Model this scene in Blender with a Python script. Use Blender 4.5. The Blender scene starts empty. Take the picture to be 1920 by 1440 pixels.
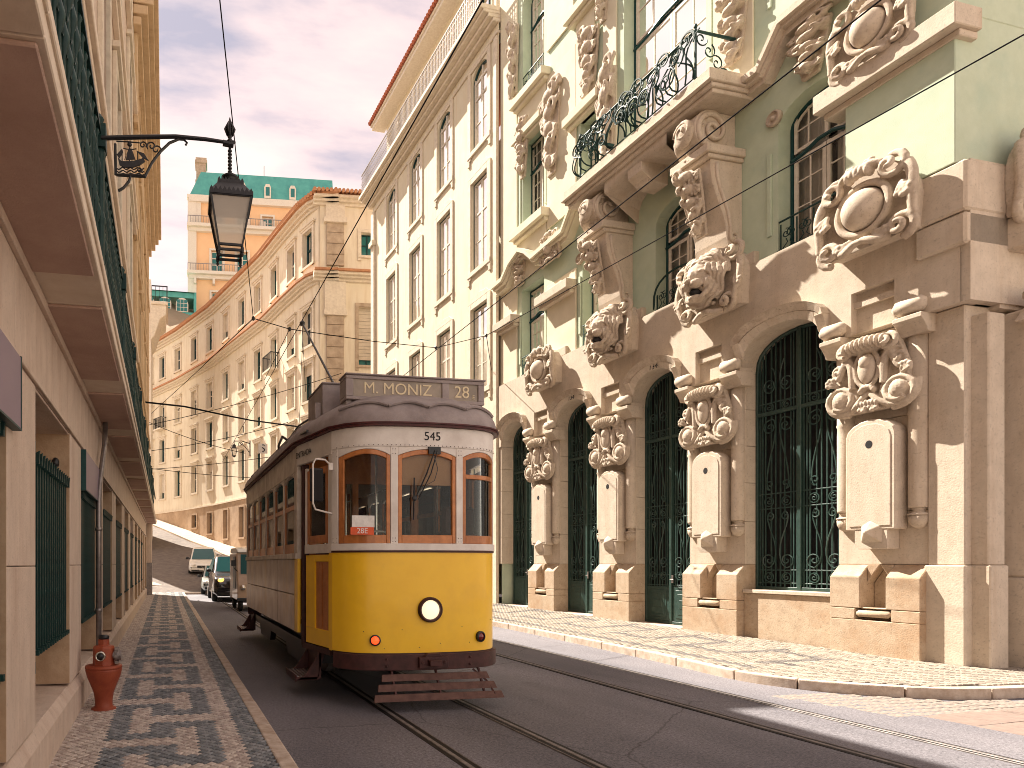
import bpy, bmesh, math, random
from math import sin, cos, pi, radians, atan2, sqrt, tan, atan
from mathutils import Vector, Matrix, Euler
random.seed(7)
SC = bpy.context.scene
COL = SC.collection

# ------------------------------------------------------------------ camera
TH = radians(10.48)
cam_d = bpy.data.cameras.new('camera'); cam = bpy.data.objects.new('camera', cam_d); COL.objects.link(cam)
cam.location = (0, 0, 1.5); cam.rotation_euler = (pi / 2, 0, -TH)
cam_d.sensor_width = 36; cam_d.lens = 22.5
cam_d.shift_x = (960 - 532) / 1920; cam_d.shift_y = (1056 - 720) / 1920
cam_d.clip_start = 0.05; cam_d.clip_end = 2000
SC.camera = cam

# ------------------------------------------------------------------ light
SUN_DIR = Vector((1.0, -1.70, -2.50)).normalized()          # way the light travels
sd = bpy.data.lights.new('sun', 'SUN'); so = bpy.data.objects.new('sun', sd); COL.objects.link(so)
so.rotation_euler = SUN_DIR.to_track_quat('-Z', 'Y').to_euler(); so.location = (-20, 30, 60)
sd.energy = 4.0; sd.angle = radians(0.5); sd.color = (1.0, 0.91, 0.79)
SC.view_settings.view_transform = 'Standard'; SC.view_settings.look = 'None'
SC.view_settings.exposure = 1.93; SC.view_settings.gamma = 1.0
SC.view_settings.use_curve_mapping = False
SC.cycles.filter_width = 0.95

W = bpy.data.worlds.new('World'); SC.world = W; W.use_nodes = True
nt = W.node_tree; nt.nodes.clear()
def wn(t, **k):
    n = nt.nodes.new(t)
    for a, b in k.items(): setattr(n, a, b)
    return n
sky = wn('ShaderNodeTexSky', sky_type='NISHITA'); sky.sun_disc = False
to_sun = -SUN_DIR
sky.sun_elevation = math.asin(to_sun.z); sky.sun_rotation = atan2(to_sun.x, to_sun.y)
bg1 = wn('ShaderNodeBackground'); bg1.inputs[1].default_value = 0.14
nt.links.new(sky.outputs[0], bg1.inputs[0])
geo = wn('ShaderNodeTexCoord')
sep = wn('ShaderNodeSeparateXYZ'); nt.links.new(geo.outputs['Generated'], sep.inputs[0])
# cloud plane projection: direction / (z + .25)
addz = wn('ShaderNodeMath', operation='ADD'); nt.links.new(sep.outputs[2], addz.inputs[0]); addz.inputs[1].default_value = 0.22
mx = wn('ShaderNodeMath', operation='MAXIMUM'); nt.links.new(addz.outputs[0], mx.inputs[0]); mx.inputs[1].default_value = 0.05
dx = wn('ShaderNodeMath', operation='DIVIDE'); nt.links.new(sep.outputs[0], dx.inputs[0]); nt.links.new(mx.outputs[0], dx.inputs[1])
dy = wn('ShaderNodeMath', operation='DIVIDE'); nt.links.new(sep.outputs[1], dy.inputs[0]); nt.links.new(mx.outputs[0], dy.inputs[1])
cb = wn('ShaderNodeCombineXYZ'); nt.links.new(dx.outputs[0], cb.inputs[0]); nt.links.new(dy.outputs[0], cb.inputs[1])
mp = wn('ShaderNodeMapping'); mp.inputs['Scale'].default_value = (1.3, 3.2, 1); mp.inputs['Rotation'].default_value = (0, 0, 0.25)
mp.inputs['Location'].default_value = (0.4, 1.7, 0)
nt.links.new(cb.outputs[0], mp.inputs[0])
nz = wn('ShaderNodeTexNoise'); nz.inputs['Scale'].default_value = 1.5; nz.inputs['Detail'].default_value = 7; nz.inputs['Roughness'].default_value = 0.55
nt.links.new(mp.outputs[0], nz.inputs['Vector'])
rp = wn('ShaderNodeValToRGB'); e = rp.color_ramp.elements
e[0].position = 0.38; e[0].color = (0.80, 0.66, 0.55, 1)
e[1].position = 0.66; e[1].color = (0.34, 0.30, 0.34, 1)
e2 = rp.color_ramp.elements.new(0.53); e2.color = (0.70, 0.53, 0.48, 1)
nt.links.new(nz.outputs[0], rp.inputs[0])
# warm cream haze close to the horizon
er = wn('ShaderNodeValToRGB'); q = er.color_ramp.elements
q[0].position = 0.05; q[0].color = (1, 1, 1, 1); q[1].position = 0.50; q[1].color = (0, 0, 0, 1)
nt.links.new(sep.outputs[2], er.inputs[0])
mixc = wn('ShaderNodeMixRGB'); nt.links.new(er.outputs[0], mixc.inputs[0]); nt.links.new(rp.outputs[0], mixc.inputs[1])
mixc.inputs[2].default_value = (0.97, 0.82, 0.68, 1)
bg2 = wn('ShaderNodeBackground'); bg2.inputs[1].default_value = 0.39
nt.links.new(mixc.outputs[0], bg2.inputs[0])
mxs = wn('ShaderNodeMixShader'); mxs.inputs[0].default_value = 0.93
nt.links.new(bg1.outputs[0], mxs.inputs[1]); nt.links.new(bg2.outputs[0], mxs.inputs[2])
wo = wn('ShaderNodeOutputWorld'); nt.links.new(mxs.outputs[0], wo.inputs[0])

# ------------------------------------------------------------------ materials
def base_mat(name):
    m = bpy.data.materials.new(name); m.use_nodes = True
    n = m.node_tree; b = n.nodes['Principled BSDF']
    return m, n, b
def mat(name, col, col2=None, scale=6.0, rough=0.8, bump=0.15, bscale=60.0, metal=0.0, stain=None, stain_amt=0.5, streak=False, spec=0.3, coat=0.0, bdist=0.01, pits=0):
    m, n, b = base_mat(name); N = n.nodes; Lk = n.links
    col2 = col2 or tuple(c * 0.8 for c in col)
    tc = N.new('ShaderNodeTexCoord')
    a = N.new('ShaderNodeTexNoise'); a.inputs['Scale'].default_value = scale; a.inputs['Detail'].default_value = 8; a.inputs['Roughness'].default_value = 0.62
    Lk.new(tc.outputs['Object'], a.inputs['Vector'])
    r = N.new('ShaderNodeValToRGB'); r.color_ramp.elements[0].position = 0.36; r.color_ramp.elements[1].position = 0.66
    r.color_ramp.elements[0].color = (*col2, 1); r.color_ramp.elements[1].color = (*col, 1)
    Lk.new(a.outputs[0], r.inputs[0]); out = r.outputs[0]
    if stain:
        s = N.new('ShaderNodeTexNoise'); s.inputs['Scale'].default_value = 1.1; s.inputs['Detail'].default_value = 6; s.inputs['Roughness'].default_value = 0.7
        if streak:
            mpp = N.new('ShaderNodeMapping'); mpp.inputs['Scale'].default_value = (3.5, 3.5, 0.35)
            Lk.new(tc.outputs['Object'], mpp.inputs[0]); Lk.new(mpp.outputs[0], s.inputs['Vector'])
        else: Lk.new(tc.outputs['Object'], s.inputs['Vector'])
        r2 = N.new('ShaderNodeValToRGB'); r2.color_ramp.elements[0].position = 0.48; r2.color_ramp.elements[1].position = 0.72
        r2.color_ramp.elements[0].color = (0, 0, 0, 1); r2.color_ramp.elements[1].color = (stain_amt,) * 3 + (1,)
        Lk.new(s.outputs[0], r2.inputs[0])
        mm = N.new('ShaderNodeMixRGB'); Lk.new(r2.outputs[0], mm.inputs[0]); Lk.new(out, mm.inputs[1]); mm.inputs[2].default_value = (*stain, 1)
        out = mm.outputs[0]
    if pits:
        s = N.new('ShaderNodeTexNoise'); s.inputs['Scale'].default_value = 26; s.inputs['Detail'].default_value = 6; s.inputs['Roughness'].default_value = 0.75; Lk.new(tc.outputs['Object'], s.inputs['Vector'])
        r3 = N.new('ShaderNodeValToRGB'); r3.color_ramp.elements[0].position = 0.545; r3.color_ramp.elements[0].color = (0, 0, 0, 1); r3.color_ramp.elements[1].position = 0.66; r3.color_ramp.elements[1].color = (pits,) * 3 + (1,)
        Lk.new(s.outputs[0], r3.inputs[0]); m4 = N.new('ShaderNodeMixRGB'); Lk.new(r3.outputs[0], m4.inputs[0]); Lk.new(out, m4.inputs[1]); m4.inputs[2].default_value = (*[c * .42 for c in col], 1); out = m4.outputs[0]
        s2 = N.new('ShaderNodeTexVoronoi'); s2.inputs['Scale'].default_value = 9; Lk.new(tc.outputs['Object'], s2.inputs['Vector']); r4 = N.new('ShaderNodeValToRGB'); r4.color_ramp.elements[0].position = .03; r4.color_ramp.elements[0].color = (.5,) * 3 + (1,); r4.color_ramp.elements[1].position = .07; r4.color_ramp.elements[1].color = (0, 0, 0, 1)
        Lk.new(s2.outputs['Distance'], r4.inputs[0]); m5 = N.new('ShaderNodeMixRGB'); Lk.new(r4.outputs[0], m5.inputs[0]); Lk.new(out, m5.inputs[1]); m5.inputs[2].default_value = (*[c * .35 for c in col], 1); out = m5.outputs[0]
    Lk.new(out, b.inputs['Base Color'])
    b.inputs['Roughness'].default_value = rough; b.inputs['Metallic'].default_value = metal
    b.inputs['Specular IOR Level'].default_value = spec; b.inputs['Coat Weight'].default_value = coat
    if bump:
        f = N.new('ShaderNodeTexNoise'); f.inputs['Scale'].default_value = bscale; f.inputs['Detail'].default_value = 5
        Lk.new(tc.outputs['Object'], f.inputs['Vector'])
        bp = N.new('ShaderNodeBump'); bp.inputs['Strength'].default_value = bump; bp.inputs['Distance'].default_value = bdist
        Lk.new(f.outputs[0], bp.inputs['Height']); Lk.new(bp.outputs[0], b.inputs['Normal'])
    return m
def glass(name, tint=(0.05, 0.06, 0.06), see=0.5, gloss=0.35, rough=0.02):
    m, n, b = base_mat(name); N = n.nodes; Lk = n.links
    N.remove(b); out = N['Material Output']
    tr = N.new('ShaderNodeBsdfTransparent'); tr.inputs[0].default_value = (0.93, 0.95, 0.94, 1)
    df = N.new('ShaderNodeBsdfDiffuse'); df.inputs[0].default_value = (*tint, 1)
    gl = N.new('ShaderNodeBsdfGlossy'); gl.inputs['Roughness'].default_value = rough; gl.inputs[0].default_value = (0.9, 0.9, 0.9, 1)
    a = N.new('ShaderNodeMixShader'); a.inputs[0].default_value = 1 - see; Lk.new(tr.outputs[0], a.inputs[1]); Lk.new(df.outputs[0], a.inputs[2])
    fr = N.new('ShaderNodeLayerWeight'); fr.inputs['Blend'].default_value = gloss
    c = N.new('ShaderNodeMixShader'); Lk.new(fr.outputs['Fresnel'], c.inputs[0]); Lk.new(a.outputs[0], c.inputs[1]); Lk.new(gl.outputs[0], c.inputs[2])
    Lk.new(c.outputs[0], out.inputs[0]); return m
def emit(name, col, st):
    m, n, b = base_mat(name)
    b.inputs['Base Color'].default_value = (*col, 1); b.inputs['Emission Color'].default_value = (*col, 1); b.inputs['Emission Strength'].default_value = st
    b.inputs['Roughness'].default_value = 0.2
    return m
M = dict(
 stone=mat('carved limestone', (0.61, 0.52, 0.42), (0.53, 0.45, 0.36), 5, 0.85, 0.35, 45, stain=(0.40, 0.28, 0.18), stain_amt=0.4, pits=.5, streak=True),
 stone_base=mat('weathered plinth limestone', (0.52, 0.41, 0.30), (0.43, 0.33, 0.235), 7, 0.85, 0.4, 50, stain=(0.34, 0.18, 0.08), stain_amt=0.65, pits=.7),
 carve=mat('carved ornament limestone', (0.58, 0.49, 0.39), (0.44, 0.36, 0.28), 9, 0.85, 0.4, 60, stain=(0.24, 0.16, 0.11), stain_amt=0.7, pits=.6),
 lstone=mat('left facade limestone', (0.66, 0.53, 0.43), (0.58, 0.46, 0.37), 4, 0.8, 0.3, 70, stain=(0.40, 0.25, 0.17), stain_amt=0.55, streak=True, pits=.3),
 lstone_lt=mat('pale balcony stone', (0.76, 0.65, 0.53), (0.68, 0.56, 0.44), 5, 0.8, 0.2, 70, stain=(0.35, 0.24, 0.16), stain_amt=0.4),
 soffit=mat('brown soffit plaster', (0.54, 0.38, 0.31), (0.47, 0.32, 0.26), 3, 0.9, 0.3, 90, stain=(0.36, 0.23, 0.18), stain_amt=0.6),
 reveal=mat('ochre reveal stone', (0.52, 0.37, 0.24), (0.43, 0.29, 0.18), 8, 0.85, 0.3, 60),
 ochre=mat('ochre upper facade', (0.62, 0.46, 0.29), (0.54, 0.39, 0.24), 3, 0.85, 0.15, 50, stain=(0.32, 0.2, 0.1), stain_amt=0.4, streak=True),
 green=mat('pale green stucco', (0.52, 0.59, 0.46), (0.47, 0.54, 0.41), 4, 0.92, 0.25, 90, stain=(0.36, 0.48, 0.40), stain_amt=0.5),
 cream=mat('cream plaster', (0.68, 0.62, 0.48), (0.63, 0.57, 0.44), 3, 0.92, 0.15, 80, stain=(0.55, 0.50, 0.30), stain_amt=0.35),
 yellowwall=mat('pale yellow plaster', (0.70, 0.63, 0.49), (0.65, 0.58, 0.44), 2, 0.92, 0.12, 60, stain=(0.6, 0.44, 0.24), stain_amt=0.4, streak=True),
 trim=mat('window surround stone', (0.70, 0.62, 0.50), (0.58, 0.50, 0.40), 7, 0.85, 0.2, 60),
 crescent=mat('crescent facade plaster', (0.74, 0.66, 0.53), (0.68, 0.60, 0.47), 0.7, 0.92, 0.1, 20, stain=(0.52, 0.40, 0.26), stain_amt=0.6, streak=True),
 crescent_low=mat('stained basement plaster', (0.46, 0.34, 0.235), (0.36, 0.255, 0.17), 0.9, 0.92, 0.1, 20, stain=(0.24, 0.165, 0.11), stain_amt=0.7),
 pilaster=mat('rusticated pilaster stone', (0.48, 0.38, 0.28), (0.33, 0.25, 0.18), 2.5, 0.85, 0.2, 30),
 orange=mat('distant peach plaster', (0.80, 0.52, 0.30), (0.74, 0.47, 0.27), 0.5, 0.9, 0),
 teal=mat('teal metal roof', (0.10, 0.38, 0.34), (0.07, 0.30, 0.28), 1.0, 0.5, 0),
 tiles=mat('red roof tile', (0.42, 0.13, 0.07), (0.30, 0.09, 0.05), 6, 0.85, 0.2, 30),
 tiles_far=mat('faded roof tile', (0.50, 0.25, 0.13), (0.36, 0.17, 0.09), 4, 0.85, 0.2, 30),
 iron=mat('dark green ironwork', (0.010, 0.045, 0.040), (0.006, 0.028, 0.026), 20, 0.5, 0.1, 80, spec=0.3),
 door=mat('green iron door', (0.034, 0.070, 0.060), (0.020, 0.047, 0.040), 14, 0.42, 0.15, 80, spec=0.5),
 black=mat('black painted iron', (0.012, 0.012, 0.014), (0.008, 0.008, 0.010), 20, 0.4, 0.1, 80, spec=0.5),
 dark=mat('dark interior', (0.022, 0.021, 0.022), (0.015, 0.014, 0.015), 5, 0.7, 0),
 tealframe=mat('dark teal window frame', (0.012, 0.060, 0.062), (0.008, 0.045, 0.048), 20, 0.45, 0.05, 60),
 white=mat('white painted wood', (0.72, 0.66, 0.57), (0.62, 0.55, 0.46), 12, 0.55, 0.05, 60),
 curtain=mat('off white curtain', (0.80, 0.75, 0.67), (0.66, 0.61, 0.54), 3, 0.95, 0.1, 30),
 shutter=mat('pale roller shutter', (0.60, 0.52, 0.42), (0.50, 0.43, 0.34), 3, 0.8, 0.1, 30),
 asphalt=None,
 kerb=mat('pale kerb stone', (0.56, 0.47, 0.39), (0.40, 0.31, 0.24), 9, 0.85, 0.35, 60, stain=(0.25, 0.16, 0.10), stain_amt=0.5),
 joint=mat('sandy paving joint', (0.10, 0.078, 0.06), (0.06, 0.05, 0.045), 20, 0.95, 0.3, 90),
 rail=mat('worn steel rail', (0.26, 0.23, 0.215), (0.13, 0.115, 0.11), 12, 0.6, 0.2, 60, metal=0.3),
 wire=mat('weathered black wire', (0.012, 0.012, 0.013), None, 20, 0.95, 0, spec=0.05),
 groove=mat('rail groove', (0.012, 0.010, 0.010), None, 8, 0.7, 0),
 sett=mat('grey granite sett', (0.30, 0.25, 0.21), (0.19, 0.16, 0.14), 14, 0.85, 0.35, 60),
 slab=mat('pinkish crossing slab', (0.24, 0.18, 0.15), (0.19, 0.14, 0.12), 9, 0.85, 0.3, 60),
 cobbleroad=mat('grey cobbled hill road', (0.20, 0.17, 0.15), (0.13, 0.11, 0.10), 3, 0.9, 0.6, 9, bdist=0.04),
 pavefar=mat('pale distant pavement', (0.52, 0.42, 0.32), (0.42, 0.33, 0.25), 3, 0.9, 0.3, 20),
 hill=mat('hillside masonry', (0.40, 0.30, 0.20), (0.25, 0.20, 0.13), 0.15, 0.95, 0),
 purple=mat('mauve sign panel', (0.27, 0.20, 0.25), (0.24, 0.18, 0.23), 2, 0.45, 0.03, 30),
 red=mat('red hydrant paint', (0.34, 0.078, 0.034), (0.25, 0.05, 0.024), 9, 0.45, 0.25, 90, stain=(0.15, 0.03, 0.015), stain_amt=0.6),
 steel=mat('galvanised steel', (0.34, 0.30, 0.28), (0.24, 0.21, 0.20), 9, 0.4, 0.1, 60, metal=0.7),
 yellow=mat('tram yellow paint', (1.0, 0.60, 0.018), (0.95, 0.55, 0.015), 3, 0.38, 0.22, 5, stain=(0.66, 0.35, 0.02), stain_amt=0.35, coat=0.15, bdist=0.02, spec=0.5),
 tramwhite=mat('tram cream white paint', (0.80, 0.75, 0.69), (0.72, 0.66, 0.60), 6, 0.42, 0.08, 40, stain=(0.33, 0.25, 0.20), stain_amt=0.45),
 wood=mat('varnished orange wood', (0.58, 0.215, 0.06), (0.44, 0.15, 0.04), 12, 0.35, 0.12, 50, coat=0.4, stain=(0.16, 0.04, 0.012), stain_amt=0.5, streak=True),
 sidepanel=mat('scuffed grey panel with painted reflections', (0.66, 0.58, 0.52), (0.42, 0.32, 0.27), 2.6, 0.28, 0.12, 30, metal=0.35, stain=(0.62, 0.40, 0.12), stain_amt=0.5, streak=True, spec=0.6),  # yellow streaks in the stain colour paint in reflections on the scuffed metal
 roof=mat('tram roof canvas', (0.36, 0.31, 0.30), (0.27, 0.225, 0.22), 4, 0.7, 0.3, 90, stain=(0.10, 0.08, 0.08), stain_amt=0.5),
 bumper=mat('oxide brown steel', (0.085, 0.030, 0.026), (0.045, 0.018, 0.016), 9, 0.5, 0.25, 60),
 slat=mat('weathered brown slat', (0.16, 0.085, 0.065), (0.09, 0.045, 0.036), 12, 0.75, 0.3, 60),
 maroon=mat('maroon roof trim', (0.10, 0.02, 0.02), (0.06, 0.014, 0.014), 9, 0.45, 0.1, 60),
 signface=mat('faded destination blind', (0.34, 0.28, 0.22), (0.24, 0.20, 0.155), 4, 0.35, 0.05, 30, coat=0.3),
 lettercream=mat('cream lettering', (0.80, 0.68, 0.46), None, 20, 0.7, 0),
 letterdark=mat('black lettering', (0.015, 0.015, 0.02), None, 20, 0.6, 0),
 orangered=mat('orange red card', (0.75, 0.12, 0.04), None, 20, 0.6, 0),
 card=mat('white card', (0.8, 0.77, 0.72), None, 20, 0.6, 0),
 seat=mat('brown leather seat', (0.10, 0.045, 0.035), (0.06, 0.03, 0.025), 20, 0.5, 0.1, 50),
 chrome=mat('brushed chrome', (0.7, 0.66, 0.6), None, 20, 0.2, 0, metal=1.0),
 blackcar=mat('black car paint', (0.018, 0.015, 0.018), (0.012, 0.010, 0.012), 5, 0.2, 0, coat=1.0, spec=0.5),
 whitecar=mat('white car paint', (0.75, 0.74, 0.70), (0.70, 0.69, 0.65), 5, 0.25, 0, coat=0.8),
 silvercar=mat('silver car paint', (0.42, 0.46, 0.46), (0.36, 0.40, 0.40), 5, 0.25, 0, coat=0.8, metal=0.3),
 tuk=mat('beige van paint', (0.50, 0.36, 0.26), (0.42, 0.30, 0.21), 5, 0.35, 0, coat=0.4),
 rubber=mat('tyre rubber', (0.02, 0.02, 0.02), None, 20, 0.85, 0.1, 60),
 pane=glass('window pane', (0.05, 0.055, 0.05), 0.88, 0.28),
 panefar=glass('distant pane', (0.045, 0.06, 0.065), 0.0, 0.25, 0.08),
 paneteal=glass('greenish far pane', (0.03, 0.16, 0.16), 0.0, 0.3, 0.1),
 trampane=glass('tram windscreen', (0.02, 0.02, 0.02), 0.9, 0.22),
 carglass=glass('car windscreen', (0.02, 0.085, 0.09), 0.0, 0.16, 0.12),
 lampglass=glass('frosted lantern glass', (0.80, 0.72, 0.62), 0.45, 0.2, 0.15),
 headlamp=emit('headlamp lens', (1.0, 0.80, 0.52), 0.28),
 redlamp=emit('lit red marker lens', (1.0, 0.07, 0.015), 0.55),
 redoff=mat('unlit red marker lens', (0.20, 0.012, 0.010), None, 20, 0.15, 0, coat=1),
 amber=emit('lit amber headlamp', (1.0, 0.50, 0.12), 0.5),
)
def mk_asphalt():
    m, n, b = base_mat('worn asphalt'); N = n.nodes; Lk = n.links; tc = N.new('ShaderNodeTexCoord')
    def ns(sc, det, ro, stretch=None):
        t = N.new('ShaderNodeTexNoise'); t.inputs['Scale'].default_value = sc; t.inputs['Detail'].default_value = det; t.inputs['Roughness'].default_value = ro
        if stretch: mp_ = N.new('ShaderNodeMapping'); mp_.inputs['Scale'].default_value = stretch; Lk.new(tc.outputs['Object'], mp_.inputs[0]); Lk.new(mp_.outputs[0], t.inputs['Vector'])
        else: Lk.new(tc.outputs['Object'], t.inputs['Vector'])
        return t
    def ramp(src, p0, c0, p1, c1):
        r = N.new('ShaderNodeValToRGB'); e_ = r.color_ramp.elements; e_[0].position = p0; e_[0].color = (*c0, 1); e_[1].position = p1; e_[1].color = (*c1, 1); Lk.new(src, r.inputs[0]); return r.outputs[0]
    big = ramp(ns(.45, 4, .6, (1, .35, 1)).outputs[0], .35, (.092, .090, .102), .68, (.175, .168, .180))
    grain = ramp(ns(42, 4, .95).outputs[0], .34, (.35, .35, .36), .66, (1.9, 1.85, 1.85))
    mul = N.new('ShaderNodeMixRGB'); mul.blend_type = 'MULTIPLY'; mul.inputs[0].default_value = 1; Lk.new(big, mul.inputs[1]); Lk.new(grain, mul.inputs[2])
    sp_ = ramp(ns(2.2, 9, .75).outputs[0], .60, (0, 0, 0), .74, (.55, .55, .55))
    mm = N.new('ShaderNodeMixRGB'); Lk.new(sp_, mm.inputs[0]); Lk.new(mul.outputs[0], mm.inputs[1]); mm.inputs[2].default_value = (.035, .030, .032, 1)
    vo = N.new('ShaderNodeTexVoronoi'); vo.feature = 'DISTANCE_TO_EDGE'; vo.inputs['Scale'].default_value = .33; nv = ns(1.6, 6, .7)
    vm = N.new('ShaderNodeMixRGB'); vm.inputs[0].default_value = .16; Lk.new(tc.outputs['Object'], vm.inputs[1]); Lk.new(nv.outputs['Color'], vm.inputs[2]); Lk.new(vm.outputs[0], vo.inputs['Vector'])
    ck = ramp(vo.outputs['Distance'], .0, (.6, .6, .6), .004, (0, 0, 0))
    m3 = N.new('ShaderNodeMixRGB'); Lk.new(ck, m3.inputs[0]); Lk.new(mm.outputs[0], m3.inputs[1]); m3.inputs[2].default_value = (.022, .018, .018, 1)
    Lk.new(m3.outputs[0], b.inputs['Base Color']); b.inputs['Roughness'].default_value = .72; b.inputs['Specular IOR Level'].default_value = .35
    f = ns(130, 3, .8); bp = N.new('ShaderNodeBump'); bp.inputs['Strength'].default_value = .7; bp.inputs['Distance'].default_value = .008; Lk.new(f.outputs[0], bp.inputs['Height']); Lk.new(bp.outputs[0], b.inputs['Normal'])
    return m
M['asphalt'] = mk_asphalt()
LIGHTS = [mat('light paving stone %d' % i, c, tuple(x * 0.72 for x in c), 25, 0.75, 0.3, 90) for i, c in enumerate([(0.56, 0.48, 0.42), (0.47, 0.39, 0.34), (0.64, 0.55, 0.48)])]
DARKS = [mat('dark paving stone %d' % i, c, tuple(x * 0.7 for x in c), 25, 0.7, 0.3, 90) for i, c in enumerate([(0.22, 0.235, 0.245), (0.165, 0.18, 0.19), (0.275, 0.285, 0.29)])]

# ------------------------------------------------------------------ mesh helpers
class MB:
    def __init__(s, f=None): s.v = []; s.f = []; s.m = []; s.map = f; s.mi = 0
    def add(s, vs, fs):
        o = len(s.v)
        s.v += [s.map(*p) if s.map else tuple(p) for p in vs]
        s.f += [tuple(i + o for i in f) for f in fs]; s.m += [s.mi] * len(fs)
    def box(s, x0, x1, y0, y1, z0, z1):
        s.add([(x0, y0, z0), (x1, y0, z0), (x1, y1, z0), (x0, y1, z0), (x0, y0, z1), (x1, y0, z1), (x1, y1, z1), (x0, y1, z1)],
              [(0, 3, 2, 1), (4, 5, 6, 7), (0, 1, 5, 4), (1, 2, 6, 5), (2, 3, 7, 6), (3, 0, 4, 7)]); return s
    def quad(s, a, b, c, d): s.add([a, b, c, d], [(0, 1, 2, 3)]); return s
    def prism(s, poly, d0, d1, ax='y'):
        """poly of 2D points extruded; ax='y': poly is (x,z); ax='x': poly is (y,z); ax='z': poly is (x,y)"""
        g = {'y': lambda p, d: (p[0], d, p[1]), 'x': lambda p, d: (d, p[0], p[1]), 'z': lambda p, d: (p[0], p[1], d)}[ax]
        n = len(poly); s.add([g(p, d0) for p in poly] + [g(p, d1) for p in poly],
              [tuple(range(n))[::-1], tuple(range(n, 2 * n))] + [(i, (i + 1) % n, n + (i + 1) % n, n + i) for i in range(n)]); return s
    def tube(s, pts, r, n=6, cap=True):
        pts = [Vector(p) for p in pts]; k = len(pts)
        if k < 2: return s
        rs = r if isinstance(r, (list, tuple)) else [r] * k
        vs = []; up = None
        for i, p in enumerate(pts):
            t = (pts[min(i + 1, k - 1)] - pts[max(i - 1, 0)])
            if t.length < 1e-9: t = Vector((0, 0, 1))
            t.normalize()
            if up is None:
                up = Vector((0, 0, 1)) if abs(t.z) < 0.9 else Vector((0, 1, 0))
                up = (up - t * up.dot(t)).normalized()
            else:
                up = up - t * up.dot(t)
                if up.length < 1e-6: up = t.orthogonal()
                up.normalize()
            w = t.cross(up)
            for j in range(n):
                a = 2 * pi * j / n + pi / n; vs.append(tuple(p + (up * cos(a) + w * sin(a)) * rs[i]))
        fs = [(i * n + j, i * n + (j + 1) % n, (i + 1) * n + (j + 1) % n, (i + 1) * n + j) for i in range(k - 1) for j in range(n)]
        if cap: fs += [tuple(range(n))[::-1], tuple(range((k - 1) * n, k * n))]
        s.add(vs, fs); return s
    def lathe(s, prof, c=(0, 0, 0), ax='z', n=16, sx=1, sy=1):
        """prof: (radius, height) list"""
        vs = []; k = len(prof)
        for r, h in prof:
            for j in range(n):
                a = 2 * pi * j / n; u, w = r * cos(a) * sx, r * sin(a) * sy
                p = {'z': (u, w, h), 'y': (u, h, w), 'x': (h, u, w)}[ax]
                vs.append((c[0] + p[0], c[1] + p[1], c[2] + p[2]))
        fs = [(i * n + j, i * n + (j + 1) % n, (i + 1) * n + (j + 1) % n, (i + 1) * n + j) for i in range(k - 1) for j in range(n)]
        fs += [tuple(range(n))[::-1], tuple(range((k - 1) * n, k * n))]
        s.add(vs, fs); return s
    def ell(s, c, r, rot=(0, 0, 0), n=10, m=7):
        R = Euler(rot).to_matrix(); vs = []; c = Vector(c)
        for i in range(m + 1):
            ph = pi * i / m
            for j in range(n):
                a = 2 * pi * j / n
                vs.append(tuple(c + R @ Vector((r[0] * sin(ph) * cos(a), r[1] * sin(ph) * sin(a), r[2] * cos(ph)))))
        s.add(vs, [(i * n + j, i * n + (j + 1) % n, (i + 1) * n + (j + 1) % n, (i + 1) * n + j) for i in range(m) for j in range(n)]); return s
    def mesh(s, name, mats, smooth=False):
        me = bpy.data.meshes.new(name); me.from_pydata(s.v, [], s.f)
        for m in (mats if isinstance(mats, list) else [mats]): me.materials.append(m)
        if isinstance(mats, list): me.polygons.foreach_set('material_index', s.m)
        if smooth: me.polygons.foreach_set('use_smooth', [True] * len(me.polygons))
        bm = bmesh.new(); bm.from_mesh(me); bmesh.ops.recalc_face_normals(bm, faces=bm.faces); bm.to_mesh(me); bm.free()
        me.update(); return me
    def build(s, name, mats, parent=None, smooth=False, bevel=0, loc=None, seg=1):
        return link(name, s.mesh(name, mats, smooth), parent, bevel, loc, seg)
def link(name, me, parent=None, bevel=0, loc=None, seg=1):
    o = bpy.data.objects.new(name, me); COL.objects.link(o)
    if parent: o.parent = parent
    if loc is not None: o.location = loc
    if bevel:
        b = o.modifiers.new('bevel', 'BEVEL'); b.width = bevel; b.segments = seg; b.limit_method = 'ANGLE'; b.angle_limit = radians(35)
    return o
def tag(o, label=None, cat=None, group=None, kind=None):
    if label: o['label'] = label
    if cat: o['category'] = cat
    if group: o['group'] = group
    if kind: o['kind'] = kind
    return o
def thing(name, label, cat, loc=(0, 0, 0), rotz=0, group=None):
    o = bpy.data.objects.new(name, None); COL.objects.link(o); o.location = loc; o.rotation_euler = (0, 0, rotz); o.empty_display_size = 0.3
    return tag(o, label, cat, group)
def dup(o, parent=None, loc=None):
    c = o.copy(); COL.objects.link(c)
    if parent is not None: c.parent = parent
    if loc is not None: c.location = loc
    for ch in [x for x in o.children]: dup(ch, c)
    return c
def sculpt(mb, mats, voxel=0.014, smooth=2):
    """fuse the overlapping lumps of a carving into one chiselled surface"""
    me = mb.mesh('carving', mats); o = bpy.data.objects.new('tmp', me); COL.objects.link(o)
    r = o.modifiers.new('r', 'REMESH'); r.mode = 'VOXEL'; r.voxel_size = voxel; r.use_smooth_shade = True
    if smooth:
        sm = o.modifiers.new('s', 'SMOOTH'); sm.iterations = smooth; sm.factor = 0.5
    dg = bpy.context.evaluated_depsgraph_get(); out = bpy.data.meshes.new_from_object(o.evaluated_get(dg))
    bpy.data.objects.remove(o); 
    out.materials.clear(); out.materials.append(mats)
    return out
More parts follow.
